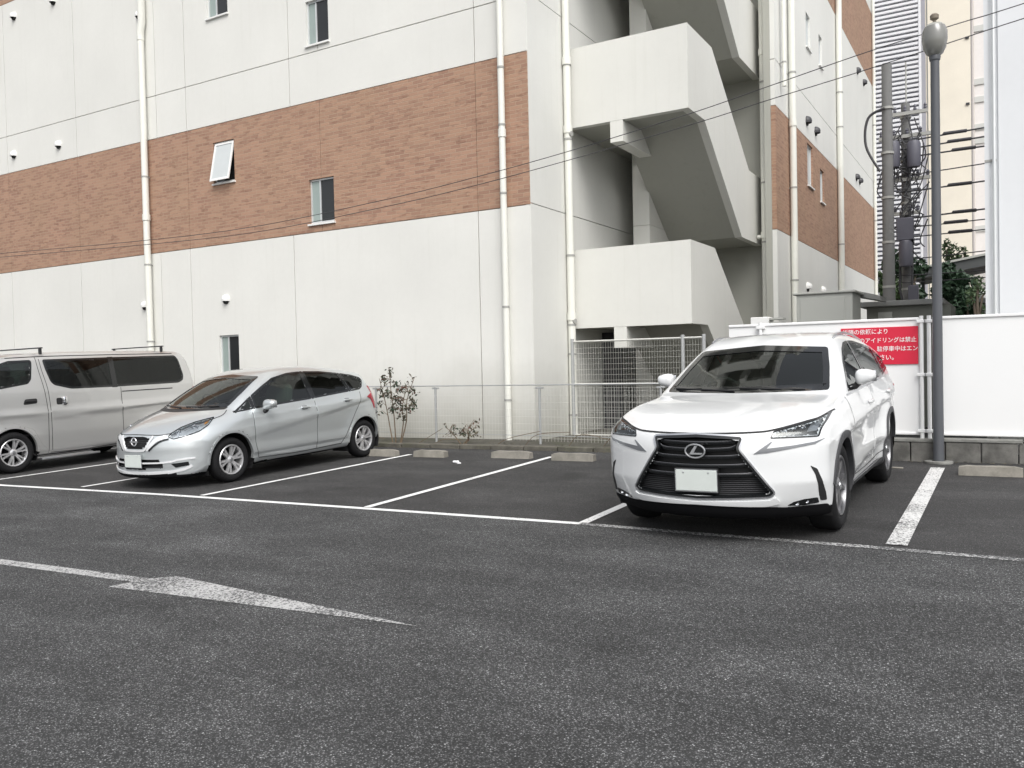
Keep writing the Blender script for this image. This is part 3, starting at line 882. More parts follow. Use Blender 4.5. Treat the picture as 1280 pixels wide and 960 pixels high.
# ------------------------------------------------------------------ OVERHEAD WIRES
W1 = [(-30, 4.95), (-22.0, 4.63), (-15.8, 4.42), (-12.65, 4.40), (-9.63, 4.54), (-7.91, 4.67), (-6.09, 4.85), (-4.0, 5.12), (-2.85, 5.31), (-1.52, 5.53), (-0.5, 5.66), (0.3, 5.76), (4, 6.3), (9, 7.1)]
W2 = [(-30, 4.80), (-22.0, 4.54), (-15.8, 4.33), (-12.65, 4.29), (-9.63, 4.42), (-7.91, 4.54), (-6.09, 4.72), (-3.88, 4.98), (-2.85, 5.13), (-1.6, 5.30), (-0.55, 5.46), (0.3, 5.59), (4, 6.12), (9, 6.9)]
def smooth_line(pts, n=5):
    out = []
    P = [pts[0]] + pts + [pts[-1]]
    for i in range(1, len(P) - 2):
        for j in range(n):
            t = j / n
            q = []
            for c in range(len(pts[0])):
                p0, p1, p2, p3 = P[i - 1][c], P[i][c], P[i + 1][c], P[i + 2][c]
                q.append(0.5 * (2 * p1 + (p2 - p0) * t + (2 * p0 - 5 * p1 + 4 * p2 - p3) * t * t + (3 * p1 - p0 - 3 * p2 + p3) * t ** 3))
            out.append(tuple(q))
    out.append(pts[-1]); return out
tag(MB().tube([(x, 12.0, z) for x, z in smooth_line(W1)], .0065, 5).build("overhead_wire", cable_m), "upper of the two thin dark wires strung across the facade", "wire", "overhead wires")
tag(MB().tube([(x, 12.02, z) for x, z in smooth_line(W2)], .0065, 5).build("overhead_wire", cable_m), "lower of the two thin dark wires strung across the facade", "wire", "overhead wires")

# ------------------------------------------------------------------ RIGHT-HAND BUILDING
rb = thing("pale_building", "pale grey clad building edge rising at the right side of the picture", "building", (3, 12.6, .2))
MB().box((-.26, 12.62, .1), (9, 24, 8.0)).build("wall", wb_m, rb, smooth=0)
x = -.24
for i in range(4):
    MB().box((x + .085 if i else -.262, 12.598, .1), ((x + 2.2) if i else -.205, 12.619, 8.0)).build("cladding_panel", wb_m, rb, smooth=0); x += (2.3 if i else .05)
MB().box((-.262, 12.59, 4.02), (-.13, 12.60, 4.05)).build("clip", clip_m, rb, smooth=0)
MB().tube([(-.155, 12.56, .1), (-.155, 12.56, 8.0)], .02, 8).build("conduit", alu, rb)

# ------------------------------------------------------------------ THINGS BEHIND THE PANEL FENCE
cb = thing("utility_cabinet", "grey green steel cabinet standing behind the white fence near the side wing", "cabinet", (-2.7, 15.4, .2))
MB().box((-3.14, 15.0, .2), (-2.24, 15.9, 2.62), .01).build("case", cab_m, cb, smooth=0)
MB().box((-3.20, 14.96, 2.62), (-2.19, 15.95, 2.66), .01).build("lid", cab_m, cb, smooth=0)
MB().box((-3.08, 14.985, .35), (-2.36, 15.0, 2.56), .004).build("door", cab_m, cb, smooth=0)
MB().box((-2.45, 14.97, 1.9), (-2.42, 14.985, 2.1)).build("handle", clip_m, cb, smooth=0)
ub = thing("meter_box", "small pale box with a louvred side just above the left end of the white fence", "box", (-3.5, 14.3, .2))
MB().box((-3.72, 14.2, .2), (-3.42, 14.5, 2.24), .01).build("case", sill_m, ub, smooth=0)
for z_ in (2.05, 2.12, 2.19): MB().box((-3.41, 14.22, z_), (-3.2, 14.46, z_ + .03)).build("louvre", cab_m, ub, smooth=0)
sh = thing("garden_shed", "low grey green shed with a flat dark cap behind the white fence", "shed", (-1.7, 17.6, .25))
MB().box((-2.30, 17.06, .2), (-.9, 18.6, 2.46)).build("wall", shed_m, sh, smooth=0)
MB().box((-2.42, 16.95, 2.462), (-1.0, 18.7, 2.56), .01).build("roof", cap_m, sh, smooth=0)
MB().box((-2.10, 17.03, 1.4), (-1.86, 17.06, 2.36)).build("vent_panel", cab_m, sh, smooth=0)
aw = thing("lean_to_roof", "short sloping grey roof against the side wing next to the cabinet", "roof", (-2.2, 16.2, 2.6))
MB().prism([(-2.35, 2.62), (-1.93, 2.52), (-1.93, 2.60), (-2.35, 2.72)], lambda u, v, d: (u, d, v), 15.95, 16.8).build("roof_sheet", cap_m, aw, smooth=0)

# two utility poles with fittings
def utility_pole(x, y, h, r, label, fittings):
    p = thing("utility_pole", label, "utility pole", (x, y, .3), "utility poles behind the fence")
    MB().tube([(x, y, .3), (x, y, h)], [r * 1.15, r * .85], 14).build("pole", pole_conc, p)
    for k_, z_ in enumerate(np.arange(3.3, h - .2, 1.15)):
        MB().tube([(x, y, z_), (x, y, z_ + .06)], r * 1.1, 14).build("band", clip_m, p)
    if fittings:
        for z_, x0, x1 in ((h - .35, -.55, .55), (h - .95, -.65, .75), (h - 2.1, -.5, .6), (h - 3.0, -.5, .35)):
            o = MB().box((x + x0, y - r - .08, z_), (x + x1, y - r, z_ + .09)).build("crossarm", clip_m, p, smooth=0)
            for q in np.linspace(x0 + .06, x1 - .06, 5):
                MB().lathe([(.0, 0), (.035, .01), (.045, .05), (.03, .08), (.045, .11), (.02, .16), (0, .17)], (x + q, y - r - .04, z_ + .09), 'z', 8).build("insulator", trafo, o)
        for dx, z_ in ((-.28, h - 1.75), (.22, h - 1.8), (0.0, h - 4.4)):
            MB().lathe([(0, 0), (.15, .02), (.17, .1), (.17, .62), (.14, .70), (0, .72)], (x + dx, y - .32, z_), 'z', 14).build("transformer", trafo, p)
        MB().box((x - .22, y - .42, h - 3.7), (x + .2, y - .2, h - 3.1), .02).build("switch_box", trafo, p)
        MB().box((x + .05, y - .40, h - 5.3), (x + .3, y - .2, h - 4.9), .02).build("switch_box", trafo, p)
        for s_ in range(44):
            a0 = (x + random.uniform(-.55, .6), y - .22, h - random.uniform(.3, 3.2)); a1 = (x + random.uniform(-.5, .5), y - .3, a0[2] - random.uniform(.3, 1.5))
            mid = ((a0[0] + a1[0]) / 2 + random.uniform(-.25, .25), y - .3, (a0[2] + a1[2]) / 2 - random.uniform(.1, .4))
            MB().tube(smooth_line([a0, mid, a1], 5), .016, 5).build("jumper_cable", cable_m, p)
        MB().tube([(x - .12, y - .2, h - 3), (x - .16, y - .2, h - 5), (x - .1, y - .2, 3), (x - .1, y - .2, .4)], .035, 6).build("riser_cable", cable_m, p)
        MB().tube([(x + .17, y - .2, h - 3.4), (x + .13, y - .2, h - 5.2), (x + .2, y - .2, 3), (x + .2, y - .2, .4)], .03, 6).build("riser_cable", cable_m, p)
        MB().tube([(x + .02, y, h - .1), (x + .02, y, h + 1.1)], .02, 6).build("rod", clip_m, p)
    return p
utility_pole(-2.69, 24, 9.07, .145, "plain thick concrete utility pole nearest the brick side wing", False)
utility_pole(-2.37, 25.2, 8.3, .13, "utility pole carrying transformers crossarms and tangled cables beside the lamp post", True)
bl = MB().tube(smooth_line([(-2.72, 23.8, 7.9), (-3.12, 23.8, 7.7), (-3.18, 23.8, 7.0), (-2.85, 23.8, 6.3)], 6), .035, 6).build("looped_cable", cable_m)
tag(bl, "black cable bowed out from the plain concrete pole beside the brick wing", "cable")
# service wires running to the right between the poles and the pale building
SWL = ["topmost service wire leaving the tangled utility pole", "second service wire down from the top of the utility pole", "third service wire down, lowest of the upper bundle", "thin bare service wire below the upper bundle",
       "service wire with a black sleeve above the middle of the lamp post", "upper wire of the middle bundle behind the lamp post", "middle wire of the middle bundle behind the lamp post", "lower wire of the middle bundle behind the lamp post",
       "thin service wire some way above the canopy roof", "thin service wire close above the canopy roof", "lowest thin service wire just above the canopy roof"]
sw = [(7.25, 7.42, .022, 1), (7.05, 7.18, .022, 1), (6.85, 6.92, .022, 1), (6.35, 6.50, .016, 0), (5.92, 6.05, .022, 1), (5.20, 5.34, .022, 1), (4.98, 5.06, .016, 1), (4.72, 4.80, .016, 1),
      (4.10, 4.28, .014, 0), (3.72, 3.74, .014, 0), (3.52, 3.56, .014, 0)]
for i, (z0, z1, rr, ins) in enumerate(sw):
    o = MB().tube(smooth_line([(-2.6, 25, z0), (-1.4, 25, (z0 + z1) / 2 - .05), (6, 25, z1 + (z1 - z0) * 1.2)], 6), rr, 5).build("service_wire", cable_m)
    tag(o, SWL[i], "wire", "service wires off the utility pole")
    if ins:
        for q in (-1.32, -1.05):
            s_ = MB(); 
            s_.lathe([(0, -.16), (.045, -.13), (.045, .13), (0, .16)], (q + .1 * (i % 3), 25, z0 + (z1 - z0) * .55 - .03), 'x', 8); s_.build("insulator", cable_m, o)

# ------------------------------------------------------------------ FAR BACKGROUND
lt = thing("louvred_tower", "tall tower clad in close white horizontal louvres behind the utility poles", "building", (-6.2, 60, .3))
MB().box((-9.5, 60.3, .2), (-4.9, 66, 40)).build("core", louvre_dark, lt, smooth=0)
lv = MB().box((-9.5, 60.0, 0), (-4.83, 60.24, .155)).build("louvre", louvre_m, lt, smooth=0)
lv.location.z = 4.6 - .3
zz = 4.6 + .292
while zz < 40:
    c = lv.copy(); COL.objects.link(c); c.parent = lt; c.location = (lv.location.x, lv.location.y, zz - .3); zz += 0.292
for x in (-4.84,): MB().box((x, 59.96, 2), (x + .12, 60.3, 40)).build("corner_post", louvre_m, lt, smooth=0)
yb = thing("yellow_apartment_block", "tall pale yellow wall of a far building behind the lamp post", "building", (-3, 74, .3))
MB().box((-9, 74, .2), (9, 90, 44)).build("wall", beige_bld, yb, smooth=0)
for z_ in (20.5, 25.5):
    MB().box((-2.75, 73.9, z_), (-2.5, 74.0, z_ + .15)).build("wall_lamp", dark_frame, yb, smooth=0)
for x in (-5.4, -1.9): MB().box((x, 73.95, .2), (x + .06, 74, 44)).build("movement_joint", cap_m, yb, smooth=0)
wt_ = thing("steel_column", "tall white banded column in front of the pale yellow block", "column", (-1.25, 50, .3))
MB().box((-1.47, 50, .3), (-.80, 50.5, 30)).build("shaft", simple("column_white", (0.80, 0.76, 0.73), .6), wt_, smooth=0)
MB().tube([(-1.55, 49.85, .3), (-1.55, 49.85, 30)], .07, 8).build("pipe", simple("column_pipe", (0.52, 0.48, 0.46), .6), wt_)
for z_ in (7.8, 12.3, 13.0, 14.4, 15.3, 18.0):
    MB().box((-1.49, 49.94, z_), (-.78, 50.0, z_ + .3)).build("band", simple("column_band", (0.60, 0.60, 0.57), .7), wt_, smooth=0)
cn = thing("canopy_roof", "dark flat canopy roof over the hedge at the far end of the yard", "canopy", (-2, 46, .3))
MB().prism([(-3.9, 5.15), (.8, 5.85), (.8, 6.32), (-3.9, 5.60)], lambda u, v, d: (u, d, v), 45, 49).build("roof", roof_dark, cn, smooth=0)
MB().prism([(-3.9, 5.602), (.8, 6.322), (.8, 6.42), (-3.9, 5.70)], lambda u, v, d: (u, d, v), 44.9, 49.1).build("roof_edge", cab_m, cn, smooth=0)
for x in (-3.7, .5): MB().box((x, 46, .3), (x + .15, 46.15, 5.2)).build("post", roof_dark, cn, smooth=0)
pc = thing("far_parked_car", "white car roof glimpsed under the far canopy", "car", (-1.1, 42, .3))
MB().ell((-.75, 42, 4.0), (.45, 1.6, .30), .6, .6).build("roof_shell", white_steel, pc)
MB().box((-1.2, 41.6, .3), (-.2, 43.4, 3.8), .1).build("stand", cap_m, pc, smooth=0)

def leaf_cloud(n, centre_fn, size, mats_n):
    vs = []; fs = []
    for i in range(n):
        c = centre_fn(); s_ = size * random.uniform(.6, 1.4)
        a = Vector((random.gauss(0, 1), random.gauss(0, 1), random.gauss(0, 1))).normalized()
        b_ = a.cross(Vector((random.gauss(0, 1), random.gauss(0, 1), random.gauss(0, 1)))).normalized()
        o = len(vs); c = Vector(c)
        vs += [c - a * s_, c + b_ * s_ * .45, c + a * s_, c - b_ * s_ * .45]; fs.append((o, o + 1, o + 2, o + 3))
    return vs, fs
def tree(x, y, z0, h, rx, rz, n, label, leaf, size, clumps=9, name="leafy_tree"):
    t = thing(name, label, "tree", (x, y, z0), "trees beyond the white fence")
    tr = MB(); tr.tube([(x, y, z0), (x + .05, y, z0 + h * .4), (x, y, z0 + h * .8)], [h * .03, h * .022, h * .008], 8)
    C = []
    for i in range(clumps):
        a = random.uniform(0, 6.28); q = random.uniform(.2, .85)
        c = Vector((x + rx * q * math.cos(a), y + rx * q * math.sin(a) * .7, z0 + h - rz + rz * random.uniform(-.85, .8)))
        C.append((c, random.uniform(.28, .5)))
        tr.tube([(x, y, z0 + h * .45), ((x + c.x) / 2, (y + c.y) / 2, c.z - .25 * rz), tuple(c)], [h * .012, h * .009, h * .003], 5)
    tr.build("trunk", bark, t)
    def fn():
        c, q = random.choice(C)
        v = Vector((random.gauss(0, 1), random.gauss(0, 1), random.gauss(0, 1))).normalized() * random.uniform(.5, 1) ** .5
        return (c.x + v.x * rx * q, c.y + v.y * rx * q, c.z + v.z * rz * q)
    vs, fs = leaf_cloud(n, fn, size, 1)
    mesh_obj("crown", vs, fs, leaf, t)
    return t
tree(-2.10, 44.2, .3, 5.1, .95, 2.1, 10000, "dense dark green tree right of the lamp post under the canopy", leaf_a, .15, 34)
tree(-1.62, 43.4, .3, 4.3, .62, 2.0, 7000, "short dense dark green tree low beside the pale building", leaf_a, .14, 26)
tree(-3.35, 36, .3, 5.1, .75, 1.3, 1500, "thin green tree between the utility poles and the lamp post", leaf_a, .10, 8)
tree(-4.3, 40, .3, 5.6, .9, 1.7, 1500, "loose tree half hidden behind the utility poles", leaf_b, .12, 9)
tree(-2.9, 52, .3, 7.6, .55, 1.4, 500, "sparse small tree poking above the canopy roof beside the lamp post", leaf_b, .11, 6)
tree(-2.15, 52.5, .3, 7.4, .5, 1.3, 420, "slim spiky tree rising above the middle of the canopy roof", leaf_b, .11, 5)
tree(-1.1, 38, .3, 4.6, .5, 1.0, 360, "wispy bush just left of the pale building", leaf_b, .08, 6)

# ------------------------------------------------------------------ VEHICLES
def spline(pts, sharp=(), n=8):
    """closed outline through points: smooth except at the indices in sharp"""
    out = []; N_ = len(pts); P = [np.array(p, float) for p in pts]
    for i in range(N_):
        p0, p1, p2, p3 = P[i - 1], P[i], P[(i + 1) % N_], P[(i + 2) % N_]
        d = np.linalg.norm(p2 - p1)
        m1 = (p2 - p0) * d / max(np.linalg.norm(p2 - p1) + np.linalg.norm(p1 - p0), 1e-6)
        m2 = (p3 - p1) * d / max(np.linalg.norm(p3 - p2) + np.linalg.norm(p2 - p1), 1e-6)
        if i in sharp: m1 = p2 - p1
        if (i + 1) % N_ in sharp: m2 = p2 - p1
        for j in range(n):
            t = j / n
            h = (2 * t ** 3 - 3 * t ** 2 + 1) * p1 + (t ** 3 - 2 * t ** 2 + t) * m1 + (-2 * t ** 3 + 3 * t ** 2) * p2 + (t ** 3 - t ** 2) * m2
            out.append(tuple(h))
    return out

def smax(a, b, r):
    h = np.maximum(r - np.abs(a - b), 0) / r
    return np.maximum(a, b) + h * h * r * 0.25

class Shape:
    def __init__(s, L, hw, sil, sharp, curve, crown, plan, belt, vlow, tumble, rad, flare=None, crease=None, step=0.02):
        s.L, s.hw, s.H = L, hw, max(p[1] for p in sil)
        s.poly = np.array(spline(sil, sharp))
        s.y0, s.z0, s.h = -0.5, -0.3, 0.02
        ny = int((L + 1.0) / s.h) + 1; nz = int((s.H + 0.7) / s.h) + 1
        Y, Z = np.meshgrid(s.y0 + s.h * np.arange(ny), s.z0 + s.h * np.arange(nz), indexing='ij')
        Q = np.stack([Y.ravel(), Z.ravel()], 1)
        d = seg_dist(Q, s.poly); ins = in_poly(Q, s.poly)
        s.tab = np.where(ins, -d, d).reshape(ny, nz)
        s.curve, s.crown, s.plan, s.belt, s.vlow, s.tumble, s.rad = curve, crown, plan, belt, vlow, tumble, rad
        s.flare = flare or []; s.crease = crease or []
    def sd(s, y, z):
        u = np.clip((y - s.y0) / s.h, 0, s.tab.shape[0] - 1.001); v = np.clip((z - s.z0) / s.h, 0, s.tab.shape[1] - 1.001)
        i = u.astype(int); j = v.astype(int); a = u - i; b = v - j; T_ = s.tab
        return (T_[i, j] * (1 - a) * (1 - b) + T_[i + 1, j] * a * (1 - b) + T_[i, j + 1] * (1 - a) * b + T_[i + 1, j + 1] * a * b)
    def width(s, y, z):
        bl = np.interp(y, *zip(*s.belt)); t = z / bl
        low = np.interp(t, *zip(*s.vlow))
        up = np.maximum(z - bl, 0)
        v = low - s.tumble[0] * up - s.tumble[1] * up * up
        w = s.hw * np.interp(y, *zip(*s.plan)) * v
        for yc, zc, R, amp, sg in s.flare:
            rr = np.sqrt((y - yc) ** 2 + (z - zc) ** 2)
            w = w + amp * np.exp(-np.maximum(rr - R, 0) ** 2 / sg ** 2) * (rr < R + 4 * sg)
        for (ya, za, yb, zb, amp, wd, fa, fb) in s.crease:
            zl_ = za + (zb - za) * (y - ya) / (yb - ya)
            dz = z - zl_
            k = np.clip((y - ya + fa) / fa, 0, 1) * np.clip((yb + fb - y) / fb, 0, 1)
            prof = np.where(dz > 0, np.maximum(0, 1 - dz / wd), np.maximum(0, 1 + dz / (wd * .35)))
            prof = prof * prof * (3 - 2 * prof)
            w = w + amp * prof * k
        return w
    tuck = 0.0
    def F(s, P):
        x, y, z = np.abs(P[:, 0]), P[:, 1], P[:, 2]
        q = np.clip(x / s.hw, 0, 1.3)
        yy = y - np.interp(y, *zip(*s.curve)) * q ** 2.4 * (1 + s.tuck * np.clip((.48 - z) / .3, 0, 1) * (y < 1.0))
        zz = z + np.interp(y, *zip(*s.crown)) * q ** 2.2 * np.clip((z - .5) / .3, 0, 1)
        b = s.sd(yy, zz)
        a = x - s.width(y, z)
        r = np.interp(y, *zip(*s.rad))
        return smax(a, b, r)
    def grad(s, P, e=0.006):
        g = np.empty_like(P)
        for k in range(3):
            d = np.zeros(3); d[k] = e
            g[:, k] = (s.F(P + d) - s.F(P - d)) / (2 * e)
        return g
    def project(s, P, it=5):
        P = P.copy()
        for _ in range(it):
            f = s.F(P); g = s.grad(P); n2 = np.maximum((g * g).sum(1), .05)
            st = np.clip(f / n2, -.02, .02)
            P -= g * st[:, None]
        return P
    def normals(s, P):
        g = s.grad(P); return g / np.maximum(np.linalg.norm(g, axis=1), 1e-9)[:, None]
    def nets(s, h=0.0225):
        xs = np.arange(-s.hw - .1 - h / 2, s.hw + .1 + h, h); xs = xs - xs.mean()
        ys = np.arange(-.12, s.L + .15, h); zs = np.arange(.04, s.H + .12, h)
        X, Y, Z = np.meshgrid(xs, ys, zs, indexing='ij')
        V = s.F(np.stack([X.ravel(), Y.ravel(), Z.ravel()], 1)).reshape(X.shape)
        S = V < 0
        c = np.zeros(np.array(V.shape) - 1, int)
        for i in (0, 1):
            for j in (0, 1):
                for k in (0, 1):
                    c += S[i:S.shape[0] - 1 + i, j:S.shape[1] - 1 + j, k:S.shape[2] - 1 + k]
        act = (c > 0) & (c < 8)
        idx = -np.ones(act.shape, int); idx[act] = np.arange(act.sum())
        I, J, K = np.nonzero(act)
        acc = np.zeros((len(I), 3)); cnt = np.zeros(len(I))
        corners = [(a, b, d) for a in (0, 1) for b in (0, 1) for d in (0, 1)]
        for ax in range(3):
            for a in (0, 1):
                for b in (0, 1):
                    o = [0, 0, 0]; oth = [q for q in range(3) if q != ax]; o[oth[0]] = a; o[oth[1]] = b
                    e = list(o); e[ax] = 1
                    v0 = V[I + o[0], J + o[1], K + o[2]]; v1 = V[I + e[0], J + e[1], K + e[2]]
                    cr = (v0 < 0) != (v1 < 0)
                    t = np.where(cr, v0 / np.where(cr, v0 - v1, 1), 0)
                    p = np.stack([np.full(len(I), float(q)) for q in o], 1); p[:, ax] += t
                    acc += p * cr[:, None]; cnt += cr
        p = acc / cnt[:, None]
        P = np.stack([xs[I] + p[:, 0] * h, ys[J] + p[:, 1] * h, zs[K] + p[:, 2] * h], 1)
        quads = []
        for ax in range(3):
            sl0 = [slice(None)] * 3; sl1 = [slice(None)] * 3; sl0[ax] = slice(0, -1); sl1[ax] = slice(1, None)
            A_, B_ = S[tuple(sl0)], S[tuple(sl1)]
            oth = [(ax + 1) % 3, (ax + 2) % 3]
            for inv, mask in ((0, A_ & ~B_), (1, ~A_ & B_)):
                g = np.array(np.nonzero(mask)).T
                ok = (g[:, oth[0]] > 0) & (g[:, oth[1]] > 0) & (g[:, oth[0]] < S.shape[oth[0]] - 1) & (g[:, oth[1]] < S.shape[oth[1]] - 1)
                g = g[ok]
                def at(du, dv):
                    q = g.copy(); q[:, oth[0]] -= du; q[:, oth[1]] -= dv; return idx[q[:, 0], q[:, 1], q[:, 2]]
                qd = np.stack([at(1, 1), at(0, 1), at(0, 0), at(1, 0)], 1)
                quads.append(qd[:, ::-1] if inv else qd)
        Q = np.concatenate(quads)
        return s.project(P, 5), Q

def view_axes(view):
    """view: 'front', 'rear', 'left' (+x side), 'right' (-x side), 'top', or yaw angle in degrees (ray turned towards the +x corner)"""
    if view == 'front': return np.array([1, 0, 0.]), np.array([0, 0, 1.]), np.array([0, 1., 0])
    if view == 'rear': return np.array([-1, 0, 0.]), np.array([0, 0, 1.]), np.array([0, -1., 0])
    if view == 'left': return np.array([0, 1., 0]), np.array([0, 0, 1.]), np.array([-1., 0, 0])
    if view == 'right': return np.array([0, 1., 0]), np.array([0, 0, 1.]), np.array([1., 0, 0])
    if view == 'top': return np.array([1., 0, 0]), np.array([0, 1., 0]), np.array([0, 0, -1.])
    a = math.radians(view)
    return np.array([math.cos(a), math.sin(a), 0]), np.array([0, 0, 1.]), np.array([-math.sin(a), math.cos(a), 0])

def lift(shape, uv, view, far=3.2):
    U, V_, D = view_axes(view)
    c = np.array([0, shape.L / 2, 0])
    base = uv[:, :1] * U + uv[:, 1:2] * V_
    if view in ('left', 'right'): base = base + 0
    elif view == 'top': base = base + np.array([0, 0, 1.0])
    start = base - D * (far + (0 if view not in ('rear',) else -shape.L + 0.0)) if view != 'rear' else base + np.array([0, shape.L + .5, 0])
    if view == 'rear': far_len = shape.L
    ts = np.linspace(0, far + (2.6 if view != 'rear' else 1.0), 260)
    t_hit = np.full(len(uv), np.nan); prev = None; lo = np.zeros(len(uv)); bestt = np.zeros(len(uv)); bestf = np.full(len(uv), 1e9)
    for t in ts:
        f = shape.F(start + D * t)
        b = f < bestf; b &= np.isnan(t_hit); bestf[b] = f[b]; bestt[b] = t
        h = (f < 0) & np.isnan(t_hit); t_hit[h] = t
    miss = np.isnan(t_hit)
    dt = ts[1] - ts[0]
    a = t_hit - dt; b = t_hit.copy()
    for _ in range(14):
        mid = (a + b) / 2; f = shape.F(start + D * np.nan_to_num(mid)[:, None]); ins = f < 0
        b = np.where(ins, mid, b); a = np.where(ins, a, mid)
    t = np.where(miss, bestt, b)
    P = start + D * t[:, None]
    if miss.any(): P[miss] = shape.project(P[miss], 6)
    return P

def set_normals(o, vn, top_mask):
    """vn: per-vertex normals for the smooth faces, flat for the others"""
    me = o.data
    n = []
    me.polygons.foreach_set("use_smooth", [True] * len(me.polygons))
    for p in me.polygons:
        for li in p.loop_indices:
            v = me.loops[li].vertex_index
            n.append(tuple(vn[v]) if top_mask[p.index] else tuple(p.normal))
    me.normals_split_custom_set(n)

class Car:
    def __init__(s, root, shape): s.root, s.s = root, shape; s.cuts = []
    def patch(s, name, poly, view, mat, off=.003, depth=.012, holes=(), grid=.035, step=.02, parent=None, rim=True):
        flip = view in ('left',) and False
        outline = densify(poly, step); hs_ = [densify(h, step) for h in holes]
        V, F = cdt_fill(outline, hs_, grid)
        P = lift(s.s, V, view); N_ = s.s.normals(P)
        top = P + N_ * off; low = P + N_ * (off - depth)
        n = len(P)
        U, W, D = view_axes(view)
        outward = np.dot(np.cross(U, W), -D) > 0
        fs = [f if outward else tuple(reversed(f)) for f in F]
        nt = len(fs)
        vs = list(map(tuple, top)); vn = list(map(tuple, N_))
        if rim:
            vs += list(map(tuple, top)) + list(map(tuple, low)); vn += vn + vn
            for a, b in boundary(F):
                q = (b + n, a + n, a + 2 * n, b + 2 * n)
                fs.append(q if outward else tuple(reversed(q)))
        me = bpy.data.meshes.new(name); me.from_pydata([tuple(map(float, p)) for p in vs], [], [tuple(map(int, f)) for f in fs]); me.update()
        me.materials.append(mat)
        o = bpy.data.objects.new(name, me); COL.objects.link(o); o.parent = parent or s.root
        set_normals(o, vn, [i < nt for i in range(len(fs))])
        return o
    def strip(s, name, line, w, view, mat, off=.002, parent=None, closed=False, depth=.006):
        """narrow band along a line (panel gap, trim)"""
        P = np.array(line, float)
        out = []
        n = len(P)
        L_, R_ = [], []
        for i in range(n):
            a = P[i - 1] if (i > 0 or closed) else P[i]; b = P[(i + 1) % n] if (i < n - 1 or closed) else P[i]
            t = (b - a) / max(np.linalg.norm(b - a), 1e-9); nn = np.array([-t[1], t[0]])
            L_.append(P[i] + nn * w / 2); R_.append(P[i] - nn * w / 2)
        uv = np.array(L_ + R_); P3 = lift(s.s, uv, view); N_ = s.s.normals(P3)
        top = P3 + N_ * off
        U, W, D = view_axes(view); outward = np.dot(np.cross(U, W), -D) > 0
        fs = []
        m_ = n if closed else n - 1
        for i in range(m_):
            j = (i + 1) % n
            q = (i, n + i, n + j, j); fs.append(q if outward else tuple(reversed(q)))
        me = bpy.data.meshes.new(name); me.from_pydata([tuple(map(float, p)) for p in top], [], fs); me.update(); me.materials.append(mat)
        o = bpy.data.objects.new(name, me); COL.objects.link(o); o.parent = parent or s.root
        set_normals(o, list(map(tuple, N_)), [True] * len(fs))
        return o
    def both(s, fn, *a, **k):
        view = k.pop('view')
        return [fn(*a, view='left', **k), fn(*a, view='right', **k)]
    def body(s, mat, cuts, arches, low, h=0.0225):
        """cuts: (poly, view, shrink); arches: (y, z, R)"""
        P, Q = s.s.nets(h)
        C = P[Q].mean(1); N_ = s.s.normals(C); kill = np.zeros(len(Q), bool)
        for poly, view, sh in cuts:
            U, W, D = view_axes(view)
            uv = np.stack([C @ U, C @ W], 1)
            ip = inset(densify(poly, .03), sh) if sh else poly
            kill |= in_poly(uv, ip) & ((N_ @ D) < -.15)
        for y, z, R in arches:
            kill |= ((C[:, 1] - y) ** 2 + (C[:, 2] - z) ** 2 < (R + .022) ** 2) & (np.abs(C[:, 0]) > .45)
        lowm = C[:, 2] < np.interp(C[:, 1], *zip(*low))
        s._shell("under_body", low_black, P, Q[~kill & lowm])
        return s._shell("body", mat, P, Q[~kill & ~lowm])
    def _shell(s, name, mat, P, Q):
        used = np.unique(Q); mp = -np.ones(len(P), int); mp[used] = np.arange(len(used))
        P = P[used]; Q = mp[Q]
        vn = s.s.normals(P)
        me = bpy.data.meshes.new(name); me.vertices.add(len(P)); me.vertices.foreach_set("co", P.astype(np.float32).ravel())
        me.loops.add(len(Q) * 4); me.loops.foreach_set("vertex_index", Q.astype(np.int32).ravel())
        me.polygons.add(len(Q)); me.polygons.foreach_set("loop_start", np.arange(0, len(Q) * 4, 4, dtype=np.int32))
        me.update(calc_edges=True); me.validate()
        me.polygons.foreach_set("use_smooth", [True] * len(me.polygons))
        me.materials.append(mat)
        me.normals_split_custom_set_from_vertices(list(map(tuple, vn)))
        o = bpy.data.objects.new(name, me); COL.objects.link(o); o.parent = s.root
        return o
    def window(s, name, poly, view, glass, frit=.045, gname="glass", cut=True, parent=None):
        o = s.patch(name, poly, view, glass, off=-.001, rim=False, grid=.06, parent=parent)
        if frit: s.patch("window_border", poly, view, gloss_blk, off=.004, depth=.010, holes=[inset(densify(poly, .04), frit)], grid=.05, parent=o)
        return o

